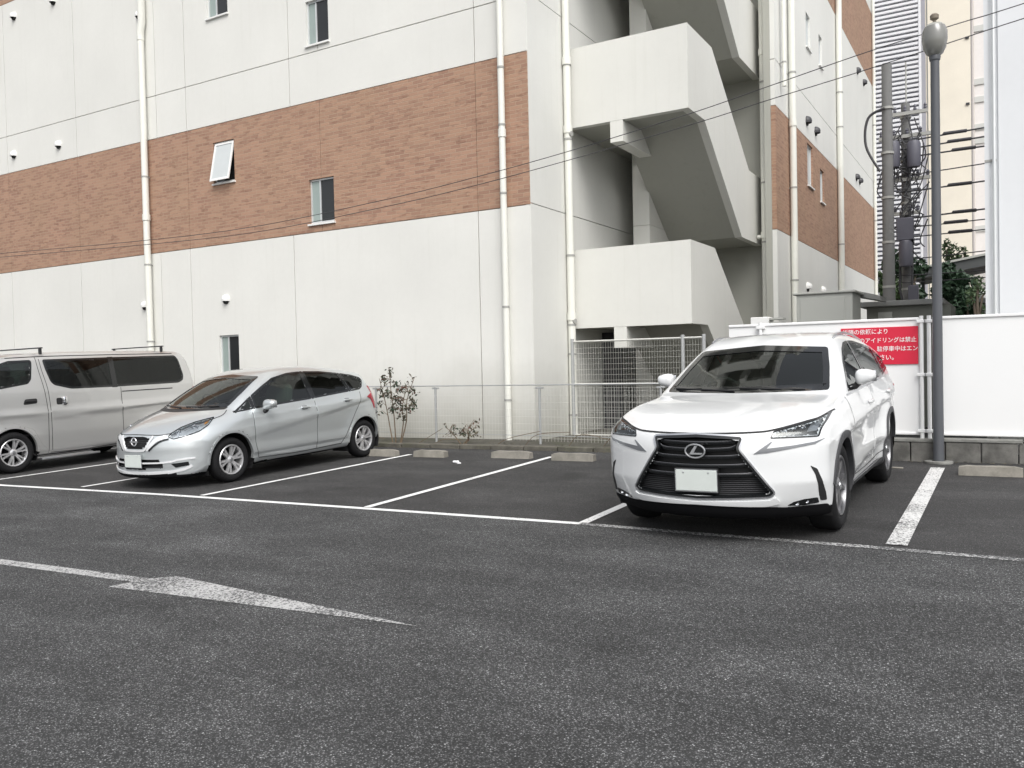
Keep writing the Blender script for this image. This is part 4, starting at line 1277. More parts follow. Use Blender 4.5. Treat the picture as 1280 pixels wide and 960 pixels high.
def wheel(root, x, y, z, R, W, Rr, side, style, n=5):
    """side +1: outer face towards +x"""
    def X(d): return x + side * d            # d: 0 = inner, W = outer face
    hub = MB().lathe([(0, X(W * .35) - 0), (Rr * .92, X(W * .35)), (Rr * .95, X(W * .2))], (0, y, z), 'x', 28)
    hub.lathe([(0, X(W * .55)), (Rr * .55, X(W * .55)), (Rr * .56, X(W * .5))], (0, y, z), 'x', 24)
    h = hub.build("wheel", low_black, root, local=True)
    prof = [(Rr, .02), (R * .90, .0), (R * .975, .018), (R, .045), (R, W * .5), (R, W - .045), (R * .978, W - .02), (R * .90, W + .002), (Rr + (R - Rr) * .45, W + .006), (Rr + .012, W - .006), (Rr, W - .02)]
    MB().lathe([(r_, X(d)) for r_, d in prof], (0, y, z), 'x', 56).build("tyre", rubber, h, local=True, smooth=50)
    rim = MB()
    rim.lathe([(Rr + .004, X(W - .012)), (Rr - .004, X(W - .004)), (Rr - .016, X(W - .008)), (Rr - .022, X(W - .03)), (Rr - .03, X(W * .3))], (0, y, z), 'x', 56)
    zf = W - .012
    def spoke(a, r0, r1, w0, w1, skew=0.0, d0=-.018, d1=-.004):
        vs = []
        for (r_, w_, dd, sk) in ((r0, w0, d0, 0), ((r0 + r1) / 2, (w0 + w1) / 2, (d0 + d1) / 2 + .004, skew * .5), (r1, w1, d1, skew)):
            for sg in (-1, 1):
                aa = a + sk + sg * w_ / (2 * r_)
                for dep in (0, -.03):
                    k = 1.0 if dep == 0 else 1.25
                    a2 = a + sk + sg * w_ * k / (2 * r_)
                    vs.append((X(zf + dd + dep), y + r_ * math.sin(a2), z + r_ * math.cos(a2)))
        # per station: [-top, -deep, +top, +deep]
        fs = []
        for i in range(2):
            o = i * 4; p = o + 4
            fs += [(o, o + 2, p + 2, p), (o + 2, o + 3, p + 3, p + 2), (o + 1, o, p, p + 1)]
        fs = [f if side > 0 else tuple(reversed(f)) for f in fs]
        rim.add(vs, fs)
    for i in range(n):
        a = 2 * math.pi * (i + .25) / n
        if style == 'split':
            for sg in (-1, 1): spoke(a + sg * .13, Rr * .22, Rr - .012, .024, .026, sg * .13)
        elif style == 'pair':
            for sg in (-1, 1): spoke(a + sg * .12, Rr * .20, Rr - .010, .025, .027, sg * .05)
            
        elif style == 'multi':
            spoke(a, Rr * .2, Rr - .012, .032, .046, .0)
    rim.lathe([(0, X(zf - .002)), (Rr * .16, X(zf - .004)), (Rr * .27, X(zf - .018)), (Rr * .30, X(zf - .05))], (0, y, z), 'x', 24)
    ro = rim.build("rim", dark_alloy if style == "split" else rim_m, h, local=True)
    MB().lathe([(0, X(zf + .004)), (Rr * .13, X(zf + .003)), (Rr * .14, X(zf - .004))], (0, y, z), 'x', 16).build("hub_cap", satin, h, local=True)
    return h

def arch_liner(root, y, z, R, x_in, x_out):
    for sg in (-1, 1):
        n = 20; vs = []; fs = []
        for i in range(n + 1):
            a = math.radians(-25 + 230 * i / n)
            for xx in (x_in, x_out): vs.append((sg * xx, y + R * math.cos(a), z + R * math.sin(a)))
            vs.append((sg * x_in, y, z))
        for i in range(n):
            o = i * 3; p = o + 3
            fs += [(o, o + 1, p + 1, p), (o, p, p + 2)]
        mesh_obj("wheel_arch_liner", vs, fs, black_pl, root, True)

def arch_poly(y, z, R, w, a0=-18, a1=198, n=30, w_end=None):
    out = []
    for i in range(n + 1):
        a = math.radians(a1 + (a0 - a1) * i / n); out.append((y + R * math.cos(a), z + R * math.sin(a)))
    for i in range(n + 1):
        a = math.radians(a0 + (a1 - a0) * i / n); out.append((y + (R + w) * math.cos(a), z + (R + w) * math.sin(a)))
    return out

def mirror(root, x, y, z, sg, mat, base_mat=black_pl, rx=.115, ry=.075, rz=.075):
    b = MB().ell((0, 0, 0), (rx, ry, rz), .75, .75, 24, 14)
    # flatten the rear (glass) face, taper outward
    b.v = [(sg * (p[0]) , min(p[1], ry * .35), p[2] * (1 - .25 * (p[0] / rx)) + p[0] * .10) for p in b.v]
    b.v = [(x + p[0], y + p[1] - .10 * abs(p[0]) , z + p[2]) for p in b.v]
    if sg < 0: b.f = [tuple(reversed(f)) for f in b.f]
    o = b.build("wing_mirror", mat, root, local=True, smooth=45)
    MB().tube([(x - sg * .17, y + .01, z - .11), (x - sg * .09, y, z - .09), (x - sg * .03, y, z - .03)], [.035, .03, .025], 10).build("mirror_stalk", base_mat, o, local=True)
    MB().box((x - .09, y + ry * .36, z - .05), (x + .09, y + ry * .42, z + .05), .003).build("mirror_glass", chrome, o, local=True)
    return o

def seat(root, x, y, z, mat, w=.25):
    b = MB().ell((x, y, z), (w, .26, .09), .5, .5, 16, 8)
    b.ell((x, y + .27, z + .34), (w * .95, .09, .34), .45, .5, 16, 10)
    b.v = b.v[:0] + [(p[0], p[1] + (max(0, p[2] - z - .02) * .22), p[2]) for p in b.v]
    o = b.build("seat", mat, root, local=True)
    h = MB().ell((x, y + .42, z + .76), (.12, .05, .085), .6, .6, 14, 8); h.tube([(x - .05, y + .40, z + .6), (x - .05, y + .41, z + .72)], .008, 6); h.tube([(x + .05, y + .40, z + .6), (x + .05, y + .41, z + .72)], .008, 6)
    h.build("headrest", mat, o, local=True)
def interior(root, hw, y_dash, z_dash, y_rear, z_floor, rows, mat, right_hand=True):
    MB().box((-hw, y_dash - .5, z_floor), (hw, y_rear, z_floor + .03)).build("cabin_floor", seat_m, root, local=True)
    d = MB().ell((0, y_dash, z_dash - .12), (hw * .98, .26, .16), .4, .5, 28, 10); d.build("dashboard", black_pl, root, local=True)
    sx = -.36
    st = MB(); n = 28; c = (sx, y_dash + .40, z_dash + .0)
    pts = [(c[0] + .185 * math.cos(2 * math.pi * i / n), c[1] + .185 * math.sin(2 * math.pi * i / n) * -.42, c[2] + .185 * math.sin(2 * math.pi * i / n) * .9) for i in range(n + 1)]
    st.tube(pts, .014, 8, False); st.tube([pts[0], pts[n // 2]], .016, 6); st.tube([c, pts[3 * n // 4]], .016, 6); st.tube([c, (c[0], c[1] - .3, c[2] - .15)], .03, 8)
    st.build("steering_wheel", black_pl, root, local=True)
    for y, zz, xs in rows:
        for x in xs: seat(root, x, y, zz, mat, .25 if len(xs) < 3 else .22)

def emblem_ring(n, rx, rz, t, fn, mb):
    vs = []; m_ = 6
    for i in range(n):
        a = 2 * math.pi * i / n
        for k in range(m_):
            b = 2 * math.pi * k / m_
            vs.append(fn((rx + t * math.cos(b)) * math.cos(a), (rz + t * math.cos(b)) * math.sin(a), t * math.sin(b)))
    fs = []
    for i in range(n):
        j = (i + 1) % n
        for k in range(m_):
            l = (k + 1) % m_; fs.append((i * m_ + k, j * m_ + k, j * m_ + l, i * m_ + l))
    mb.add(vs, fs)

def number_plate(root, x, y, z, pitch=0.0):
    b = MB().box((x - .166, y - .006, z - .083), (x + .166, y + .004, z + .083), .004)
    o = b.build("number_plate", plate_m, root, local=True)
    r_ = MB(); r_.box((x - .171, y - .004, z + .083), (x + .171, y + .006, z + .089)); r_.box((x - .171, y - .004, z - .089), (x + .171, y + .006, z - .083)); r_.box((x - .171, y - .004, z - .083), (x - .166, y + .006, z + .083)); r_.box((x + .166, y - .004, z - .083), (x + .171, y + .006, z + .083))
    r_.build("plate_frame", satin, o, local=True, smooth=0)
    for u in (-.10, .10): MB().lathe([(0, -.004), (.006, -.003), (.007, .0)], (x + u, y - .006, z + .062), 'y', 10).build("plate_bolt", satin, o, local=True)
    return o

def mirror_poly(p): return [(-u, v) for u, v in reversed(p)]

PITCH = math.atan(0.018); ROLL = -math.atan(0.012)

def place(root, x, y, yaw=0.0):
    root.location = (x, y, gz(x, y) + .006)
    root.rotation_euler = (PITCH, ROLL, yaw)

# ---------- white SUV
def build_suv():
    root = thing("parked_suv", "white suv with a black spindle grille parked before the white panel fence", "suv")
    L, hw = 4.63, .922
    sil = [(.15, .185), (.05, .235), (.0, .36), (-.005, .60), (.0, .76), (.035, .862), (.12, .915), (.40, 1.0), (.75, 1.055), (1.16, 1.105), (1.28, 1.135),
           (1.66, 1.34), (2.08, 1.53), (2.32, 1.605), (2.62, 1.645), (2.95, 1.645), (3.35, 1.615), (3.8, 1.56), (4.18, 1.495), (4.22, 1.46), (4.36, 1.27), (4.48, 1.10),
           (4.57, 1.03), (4.60, .85), (4.63, .62), (4.60, .40), (4.52, .26), (3.0, .22), (1.5, .22)]
    sh_ = Shape(L, hw, sil, (10, 18, 19, 26, 0),
                curve=[(-.2, .40), (.1, .40), (.35, .38), (.8, .20), (1.2, .13), (1.7, .16), (2.2, .10), (2.6, 0), (3.6, 0), (4.1, -.10), (4.4, -.20), (4.8, -.24)],
                crown=[(-.2, .0), (.3, -.01), (.8, -.005), (1.2, .03), (1.6, .05), (2.2, .055), (4.1, .06), (4.5, .02)],
                plan=[(-.2, .965), (.1, .975), (.5, 1.0), (1.0, 1.0), (2.0, .985), (2.8, .985), (3.6, 1.0), (4.1, .985), (4.4, .95), (4.7, .90)],
                belt=[(0, .90), (.5, .97), (1.2, 1.06), (2.0, 1.09), (3.0, 1.12), (4.0, 1.16), (4.6, 1.18)],
                vlow=[(0, .93), (.18, .955), (.35, .972), (.50, .985), (.65, .99), (.80, 1.0), (.90, .985), (1.0, .945), (1.1, .945)],
                tumble=(.44, .14), rad=[(-.2, .09), (.3, .09), (.8, .12), (1.2, .11), (2, .10), (4.0, .12), (4.6, .2)],
                flare=[(.93, .37, .40, .020, .13), (3.59, .37, .40, .030, .15)],
                crease=[(1.2, .80, 4.3, .97, .016, .16, .4, .3), (1.5, .42, 3.3, .55, .022, .2, .3, .4)])
    sh_.tuck = .45
    c = Car(root, sh_)
    yf, yr, zw, R = .93, 3.59, .362, .362
    # windows
    ws = round_poly([(-.742, 1.122), (0, 1.112), (.742, 1.122), (.675, 1.33), (.605, 1.492), (0, 1.530), (-.605, 1.492), (-.675, 1.33)], .03)
    rw = round_poly([(-.62, 1.17), (.62, 1.17), (.52, 1.42), (-.52, 1.42)], .05)
    sw_front = round_poly([(1.60, 1.09), (1.76, 1.20), (2.02, 1.36), (2.28, 1.475), (2.48, 1.53), (2.70, 1.545), (2.68, 1.12)], .03)
    sw_rear = round_poly([(2.72, 1.12), (2.74, 1.545), (3.0, 1.54), (3.45, 1.495), (3.72, 1.45), (3.70, 1.165)], .03)
    sw_q = round_poly([(3.74, 1.17), (3.76, 1.44), (4.02, 1.375), (4.22, 1.285), (4.16, 1.225)], .03)
    grille = round_poly([(-.355, .838), (0, .855), (.355, .838), (.322, .752), (.50, .50), (.558, .415), (.53, .388), (0, .368), (-.53, .388), (-.558, .415), (-.50, .50), (-.322, .752)], [.03, 0, .03, .03, .03, .03, .03, 0, .03, .03, .03, .03])
    head = round_poly([(.548, .829), (.564, .874), (.766, .927), (.833, .948), (.868, .982), (.874, .931), (.854, .828)], .010)
    fogp = round_poly([(.635, .306), (.68, .333), (.745, .350), (.832, .358), (.836, .315), (.74, .300)], .008)
    cuts = [(ws, 'front', .025), (rw, 'rear', .025), (grille, 'front', .012), (head, 'front', .012), (mirror_poly(head), 'front', .012)]
    for v in ('left', 'right'):
        cuts += [(p, v, .025) for p in (sw_front, sw_rear, sw_q)]
    c.body(white_paint, cuts, [(yf, zw, R + .045), (yr, zw, R + .045)], [(0, .283), (.9, .287), (1.4, .27), (5, .27)])
    o = c.window("windscreen", ws, 'front', glass_f, .05)
    c.window("rear_window", rw, 'rear', glass_p, .05)
    for v in ('left', 'right'):
        c.window("side_window", sw_front, v, glass_f, .028); c.window("side_window", sw_rear, v, glass_p, .028); c.window("side_window", sw_q, v, glass_p, .028)
        # chrome strip round the side glass
        c.strip("window_trim", [(1.50, 1.068), (1.60, 1.076), (2.6, 1.107), (3.7, 1.152), (4.2, 1.212)], .016, v, satin, .006)
        # shut lines: door edges
        for ln in ([(1.50, .36), (1.46, .60), (1.44, .85), (1.42, 1.06)], [(2.62, .36), (2.63, .7), (2.63, 1.10)], [(3.22, .40), (3.42, .60), (3.60, .84), (3.72, 1.0), (3.74, 1.14)], [(1.50, .36), (2.0, .35), (2.62, .36), (3.22, .40)]):
            c.strip("shut_line", smooth_line(ln, 5), .008, v, gap_m, .0025)
        # doors as raised skins
        d1 = round_poly([(1.51, .37), (1.47, .60), (1.45, .85), (1.43, 1.048), (2.615, 1.09), (2.62, .70), (2.61, .37)], .02)
        d2 = round_poly([(2.64, .37), (2.645, .7), (2.645, 1.092), (3.725, 1.135), (3.71, 1.0), (3.59, .84), (3.41, .61), (3.21, .41)], .02)
        for dpoly, hy, hz in ((d1, 2.42, .955), (d2, 3.50, .995)):
            d = c.patch("door", dpoly, v, white_paint, .003, .008, grid=.05)
            sg = 1 if v == 'left' else -1
            p = lift(sh_, np.array([[hy, hz]]), v)[0]
            MB().ell((p[0] + sg * .022, hy, hz), (.014, .105, .017), .5, .5, 14, 8).build("handle", white_paint, d, local=True)
        # dark cladding: arches and sill
        for (yy, e0, e1) in ((yf, -14, 170), (yr, 12, 194)):
            c.patch("wheel_arch_trim", arch_poly(yy, zw, R + .035, .058, e0, e1), v, grey_pl, .012, .05, grid=.03)
        c.patch("sill_cladding", round_poly([(1.33, .235), (1.34, .285), (1.42, .305), (3.12, .325), (3.18, .31), (3.2, .235)], .015), v, grey_pl, .010, .03, grid=.06)
        c.strip("sill_trim", [(1.36, .312), (1.5, .316), (3.05, .336)], .010, v, satin, .014)
        # tail lamp side
        c.patch("tail_lamp", round_poly([(4.18, 1.02), (4.42, 1.09), (4.54, 1.06), (4.54, .95), (4.36, .97)], .01), v, red_lens, .006, grid=.05)
    arch_liner(root, yf, zw, R + .06, .50, .90); arch_liner(root, yr, zw, R + .06, .50, .90)
    for sg in (-1, 1):
        for yy in (yf, yr): wheel(root, sg * (.905 - .225), yy, zw, R, .225, .245, sg, 'split', 5)
    # bonnet shut line and skin
    bon = [(-.872, .992), (-.833, .958), (-.766, .937), (-.56, .886), (-.405, .872), (0, .866), (.405, .872), (.56, .886), (.766, .937), (.833, .958), (.872, .992)]
    c.strip("bonnet_shut_line", smooth_line(bon, 6), .012, 'front', gap_m, .003)
    # lower front skirt (dark)
    sk = [(-.89, .215), (-.89, .300), (-.80, .298), (-.70, .294), (-.62, .292), (-.50, .302), (0, .310), (.50, .302), (.62, .292), (.70, .294), (.80, .298), (.89, .300), (.89, .215), (0, .21)]
    c.patch("front_skirt", round_poly(sk, .02), 'front', low_black, .008, .03, grid=.03)
    # lip under the grille
    c.patch("bumper_lip", round_poly([(-.60, .335), (-.56, .385), (-.53, .362), (0, .345), (.53, .362), (.56, .385), (.60, .335), (.50, .313), (0, .324), (-.50, .313)], .02), 'front', white_paint, .022, .05, grid=.03)
    # side slits
    sl = round_poly([(.800, .612), (.843, .585), (.872, .490), (.884, .395), (.884, .330), (.846, .330), (.842, .380), (.845, .47), (.830, .545)], .01)
    for p in (sl, mirror_poly(sl)): c.patch("air_slit", p, 'front', black_pl, .003, .01, grid=None)
    # grille: recess, frame, bars
    G_ = MB()
    gout = densify(grille, .02); P0 = lift(sh_, np.array(gout), 'front')
    n = len(P0); P1 = P0.copy(); P1[:, 1] = P0[:, 1] + .09
    G_.add([tuple(p) for p in P0] + [tuple(p) for p in P1], [(i, (i + 1) % n, n + (i + 1) % n, n + i) for i in range(n)])
    V, F = cdt_fill(gout, [], .08)
    PP = lift(sh_, V, 'front'); PP[:, 1] += .088
    G_.add([tuple(p) for p in PP], F)
    g = G_.build("grille", black_pl, root, local=True, smooth=0)
    c.patch("grille_frame", inset(gout, -.014), 'front', satin, .010, .035, holes=[inset(gout, -.002)], grid=None, parent=g)
    c.patch("grille_inner_frame", inset(gout, -.002), 'front', gloss_blk, .006, .035, holes=[inset(gout, .016)], grid=None, parent=g)
    def gw(z):
        zs = [.37, .415, .50, .752, .838]; ws_ = [.54, .556, .50, .322, .355]; return float(np.interp(z, zs, ws_))
    for z_, em in ((.800, 0), (.748, 0), (.690, 0), (.622, 0), (.552, 0)):
        wv = gw(z_) - .022
        pts = [(-wv, z_ + .020), (-wv + .05, z_ + .002), (0, z_ - .004), (wv - .05, z_ + .002), (wv, z_ + .020)]
        pts = densify(pts, .06)[:-1]; pts = [p for p in pts if True]
        line = smooth_line([(-wv, z_ + .022), (-wv + .06, z_ + .002), (0, z_ - .006), (wv - .06, z_ + .002), (wv, z_ + .022)], 6)
        P3 = lift(sh_, np.array(line), 'front')
        vs = []; 
        for p in P3: vs += [(p[0], p[1] + .016, p[2] + .010), (p[0], p[1] + .012, p[2] + .004), (p[0], p[1] + .018, p[2] - .014), (p[0], p[1] + .06, p[2] - .012), (p[0], p[1] + .06, p[2] + .012)]
        fs = []
        for i in range(len(P3) - 1):
            for k_ in range(5): fs.append((i * 5 + k_, i * 5 + (k_ + 1) % 5, i * 5 + 5 + (k_ + 1) % 5, i * 5 + 5 + k_))
        fs = [tuple(reversed(f)) for f in fs]
        bar = MB().add(vs, fs).build("grille_bar", gloss_blk, g, local=True)
        e = MB(); e.tube([(p[0], p[1] + .014, p[2] + .012) for p in P3], .0020, 5); e.build("bar_trim", dark_alloy, g, local=True)
    # fine lower mesh
    w = MB()
    for i in range(9):
        z_ = .395 + .0155 * i; wv = gw(z_) - .02
        P3 = lift(sh_, np.array([(u, z_) for u in np.linspace(-wv, wv, 18)]), 'front')
        w.tube([(p[0], p[1] + .05, p[2]) for p in P3], .003, 4)
    w.build("lower_mesh", grey_pl, g, local=True)
    # badge
    em = MB(); py = lift(sh_, np.array([[0, .735]]), 'front')[0][1]
    emblem_ring(36, .078, .052, .0065, lambda u, v, d: (u, py - .012 - d, .735 + v), em)
    em.prism([(-.002, .040), (.020, .040), (-.012, -.014), (.060, -.014), (.052, -.026), (-.046, -.026)], lambda u, v, d: (u, d, .735 + v), py - .016, py - .004)
    em.build("badge", badge_m, root, local=True, smooth=40)
    MB().prism([(.072 * math.cos(a), .047 * math.sin(a)) for a in np.linspace(0, 2 * math.pi, 25)[:-1]], lambda u, v, d: (u, d, .735 + v), py - .004, py + .02).build("badge_backing", gloss_blk, root, local=True)
    number_plate(root, .0, py + .0 - .006, .505)
    MB().box((-.17, py - .002, .41), (.17, py + .05, .60)).build("plate_holder", black_pl, root, local=True)
    # headlamps
    for mp_, sgx in ((lambda p: p, 1), (mirror_poly, -1)):
        hp = mp_(head); out = densify(hp, .02)
        P0 = lift(sh_, np.array(out), 'front'); n = len(P0); P1 = P0.copy(); P1[:, 1] += .07
        b = MB().add([tuple(p) for p in P0] + [tuple(p) for p in P1], [(i, (i + 1) % n, n + (i + 1) % n, n + i) for i in range(n)])
        V, F = cdt_fill(out, [], .05); PP = lift(sh_, V, 'front'); PP[:, 1] += .068; b.add([tuple(p) for p in PP], F)
        h = b.build("headlight", simple("lamp_bucket_dark", (.05, .052, .056), .35, metal=.4) if "lamp_bucket_dark" not in MATS else MATS["lamp_bucket_dark"], root, local=True, smooth=0)
        for u, v, r_ in ((.63, .872, .020), (.685, .886, .021), (.742, .898, .023)):
            p = lift(sh_, np.array([[u, v]]), 'front')[0]
            MB().lathe([(0, .045), (r_ * .6, .040), (r_, .018), (r_ * 1.05, .018), (r_ * 1.05, .06)], (sgx * p[0], p[1], p[2]), 'y', 16).build("projector", chrome, h, local=True)
        ref = mp_([(.775, .862), (.80, .95), (.862, .968), (.835, .868)])
        V, F = cdt_fill(densify(ref, .03), [], .03); PP = lift(sh_, V, 'front'); PP[:, 1] += .035 + .008 * np.sin(V[:, 0] * 120)
        MB().add([tuple(p) for p in PP], F).build("reflector", satin, h, local=True, smooth=0)
        c.patch("lens", hp, 'front', glass_lens, .002, rim=False, parent=h)
        c.patch("lens_edge", inset(out, -.005), 'front', gloss_blk, .003, .01, holes=[inset(out, .006)], grid=None, parent=h)
        drl = mp_(round_poly([(.432, .712), (.548, .800), (.560, .800), (.522, .752), (.70, .770), (.831, .790), (.895, .812), (.835, .772), (.70, .748), (.52, .718)], .004))
        c.patch("running_light", drl, 'front', MATS.get("running_light") or simple("running_light", (.20, .21, .225), .25, metal=.3, coat=.8), .005, .01, grid=None)
        f_ = c.patch("fog_lamp", mp_(fogp), 'front', gloss_blk, .004, .012, grid=None)
        for u, v, r_ in ((.70, .322, .017), (.765, .332, .014)):
            p = lift(sh_, np.array([[u, v]]), 'front')[0]
            MB().lathe([(0, -.002), (r_ * .5, -.004), (r_, -.008), (r_, .02)], (sgx * p[0], p[1], p[2]), 'y', 14).build("fog_bulb", chrome, f_, local=True)
    for sg in (-1, 1): mirror(root, sg * .955, 1.92, 1.215, sg, white_paint, rx=.088, ry=.075, rz=.066)
    interior(root, .74, 1.55, 1.06, 4.1, .45, [(2.15, .72, (-.37, .37)), (3.05, .74, (-.42, 0, .42))], seat_m)
    MB().tube([(.0, 2.05, 1.49), (.0, 2.10, 1.42)], .01, 6).box((-.12, 2.08, 1.38), (.12, 2.11, 1.44), .01).build("interior_mirror", black_pl, root, local=True)
    # roof rails, antenna fin
    for sg in (-1, 1):
        pts = lift(sh_, np.array([(sg * .60, y_) for y_ in (2.35, 2.5, 2.9, 3.4, 3.85, 4.05)]), 'top')
        MB().tube([(p[0], p[1], p[2] + (0.004 if i in (0, 5) else .026)) for i, p in enumerate(pts)], .012, 8).build("roof_rail", satin, root, local=True)
    MB().prism([(3.95, 1.53), (4.12, 1.50), (4.10, 1.57)], lambda u, v, d: (d, u, v), -.02, .02).build("antenna_fin", white_paint, root, local=True)
    # wipers and cowl
    for pts in ([(-.05, 1.122), (-.35, 1.135), (-.66, 1.145)], [(.55, 1.125), (.25, 1.135), (-.02, 1.145)]):
        P3 = lift(sh_, np.array(pts), 'front'); N_ = sh_.normals(P3)
        MB().tube([tuple(p + q * .012) for p, q in zip(P3, N_)], .007, 6).build("wiper", black_pl, root, local=True)
    place(root, -2.105, 6.40, -.017)
    return root

# ---------- silver hatchback
def build_hatch():
    root = thing("parked_hatchback", "silver hatchback with a chrome v shaped grille parked beside the van", "hatchback")
    L, hw = 4.13, .865
    sil = [(.08, .13), (.01, .165), (-.01, .30), (-.005, .45), (.0, .56), (.03, .69), (.10, .745), (.28, .835), (.52, .92), (.74, .98), (.84, 1.01),
           (1.20, 1.205), (1.55, 1.375), (1.80, 1.46), (2.10, 1.505), (2.45, 1.515), (2.90, 1.495), (3.35, 1.445), (3.72, 1.385), (3.78, 1.35), (3.90, 1.17), (3.98, 1.00),
           (4.03, .88), (4.05, .72), (4.12, .58), (4.13, .40), (4.06, .27), (3.0, .19), (1.5, .18)]
    sh_ = Shape(L, hw, sil, (10, 18, 19, 26, 0),
                curve=[(-.2, .40), (.1, .40), (.35, .36), (.8, .22), (1.2, .20), (1.7, .18), (2.2, .06), (2.6, 0), (3.2, 0), (3.6, -.05), (3.9, -.14), (4.3, -.18)],
                crown=[(-.2, .03), (.3, .07), (.8, .05), (1.4, .05), (2.0, .05), (3.6, .05), (4.0, .02)],
                plan=[(-.2, .955), (.1, .96), (.5, .985), (1.0, 1.0), (2.0, .995), (2.8, 1.0), (3.4, 1.0), (3.8, .985), (4.15, .95)],
                belt=[(0, .80), (.5, .86), (.95, .90), (1.5, .93), (2.2, .985), (3.0, 1.02), (3.6, 1.07), (4.1, 1.10)],
                vlow=[(0, .90), (.22, .94), (.40, .965), (.60, .985), (.78, 1.0), (.90, .99), (1.0, .955), (1.1, .955)],
                tumble=(.46, .22), rad=[(-.2, .12), (.3, .18), (.8, .20), (1.2, .12), (2, .10), (3.5, .12), (4.1, .14)],
                flare=[(.855, .29, .38, .020, .12), (3.555, .29, .38, .024, .14)],
                crease=[(1.45, .625, 3.55, .935, .019, .20, .4, .3), (1.3, .36, 3.1, .38, .014, .15, .3, .2)])
    c = Car(root, sh_)
    yf, yr, zw, R = .855, 3.555, .300, .300
    ws = round_poly([(-.66, 1.00), (-.30, .985), (.30, .985), (.66, 1.00), (.62, 1.18), (.54, 1.385), (0, 1.425), (-.54, 1.385), (-.62, 1.18)], .03)
    rw = round_poly([(-.58, 1.06), (.58, 1.06), (.50, 1.32), (-.50, 1.32)], .05)
    q0 = round_poly([(.965, .917), (1.28, 1.10), (1.285, .945)], .012)
    w1 = round_poly([(1.325, .947), (1.33, 1.125), (1.58, 1.25), (1.82, 1.355), (2.14, 1.415), (2.40, 1.428), (2.435, 1.012)], .03)
    w2 = round_poly([(2.485, 1.016), (2.455, 1.428), (2.80, 1.415), (3.17, 1.375), (3.27, 1.072)], .03)
    w3 = round_poly([(3.315, 1.076), (3.215, 1.37), (3.45, 1.335), (3.63, 1.285), (3.66, 1.24), (3.60, 1.13), (3.52, 1.09)], .025)
    gr = round_poly([(-.30, .678), (0, .690), (.30, .678), (.252, .605), (.185, .524), (0, .516), (-.185, .524), (-.252, .605)], .012)
    low = round_poly([(-.40, .392), (0, .398), (.40, .392), (.47, .325), (.44, .262), (0, .246), (-.44, .262), (-.47, .325)], .015)
    head = round_poly([(.455, .672), (.485, .712), (.60, .778), (.76, .832), (.90, .862), (1.00, .880), (.935, .790), (.83, .722), (.68, .676), (.52, .645)], .012)
    cuts = [(ws, 'front', .025), (rw, 'rear', .025), (gr, 'front', .012), (low, 'front', .012)]
    for v in ('left', 'right'): cuts += [(p, v, .02) for p in (q0, w1, w2, w3)]
    cuts += [(head, 45, .012)]
    mh = None
    c.body(silver_blue, cuts, [(yf, zw, R + .066), (yr, zw, R + .066)], [(0, .185), (.7, .20), (1.2, .215), (3.2, .215), (4.2, .24)])
    c.window("windscreen", ws, 'front', glass_f, .045); c.window("rear_window", rw, 'rear', glass_p, .045)
    for v in ('left', 'right'):
        c.window("side_window", q0, v, glass_f, .018); c.window("side_window", w1, v, glass_f, .026); c.window("side_window", w2, v, glass_p, .026); c.window("side_window", w3, v, glass_p, .022)
        c.patch("pillar_trim", [(2.437, 1.010), (2.40, 1.430), (2.455, 1.430), (2.485, 1.014)], v, gloss_blk, .001, .004, grid=None)
        c.patch("pillar_trim", [(3.272, 1.070), (3.172, 1.375), (3.213, 1.370), (3.313, 1.074)], v, gloss_blk, .001, .004, grid=None)
        c.patch("pillar_trim", [(1.286, .943), (1.283, 1.10), (1.328, 1.123), (1.323, .945)], v, gloss_blk, .001, .004, grid=None)
        lines = ([(1.33, .27), (1.27, .45), (1.255, .70), (1.262, .90)], [(2.48, .27), (2.485, .6), (2.470, .98)], [(3.02, .28), (3.16, .48), (3.32, .72), (3.46, .90), (3.50, 1.06)], [(1.33, .27), (2.0, .255), (2.48, .262), (3.02, .28)])
        for ln in lines: c.strip("shut_line", smooth_line(ln, 5), .008, v, gap_m, .0022)
        d1 = round_poly([(1.345, .28), (1.283, .45), (1.267, .70), (1.273, .915), (1.7, .940), (2.46, .990), (2.472, .6), (2.467, .275)], .015)
        d2 = round_poly([(2.493, .275), (2.498, .6), (2.484, .990), (3.49, 1.052), (3.447, .905), (3.308, .725), (3.148, .485), (3.01, .292)], .015)
        for dpoly, hy, hz in ((d1, 2.24, .895), (d2, 3.16, .945)):
            d = c.patch("door", dpoly, v, silver_blue, .003, .008, grid=.024)
            sg = 1 if v == 'left' else -1
            p = lift(sh_, np.array([[hy, hz]]), v)[0]
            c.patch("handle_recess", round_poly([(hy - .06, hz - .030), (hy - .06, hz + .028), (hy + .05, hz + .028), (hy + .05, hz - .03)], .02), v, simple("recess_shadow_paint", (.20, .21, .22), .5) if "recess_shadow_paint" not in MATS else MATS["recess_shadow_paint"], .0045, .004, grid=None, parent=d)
            MB().ell((p[0] + sg * .026, hy, hz + .004), (.014, .095, .015), .5, .5, 14, 8).build("handle", silver_blue, d, local=True)
        for yy in (yf, yr): c.patch("arch_lip", arch_poly(yy, zw, R + .060, .03, -4, 184), v, silver_blue, .005, .045, grid=.02)
        c.strip("sill_line", [(1.33, .245), (2.0, .232), (3.05, .255)], .02, v, silver_blue, .012)
        c.patch("tail_lamp", round_poly([(3.73, 1.14), (3.78, 1.03), (3.64, .968), (3.74, .92), (3.82, .77), (3.96, .79), (3.95, .96), (3.86, 1.12)], .008), v, red_lens, .008, .02, grid=.04)
    arch_liner(root, yf, zw, R + .095, .48, .81); arch_liner(root, yr, zw, R + .095, .48, .81)
    for sg in (-1, 1):
        for yy in (yf, yr): wheel(root, sg * (.842 - .185), yy, zw, R, .185, .200, sg, 'pair', 6)
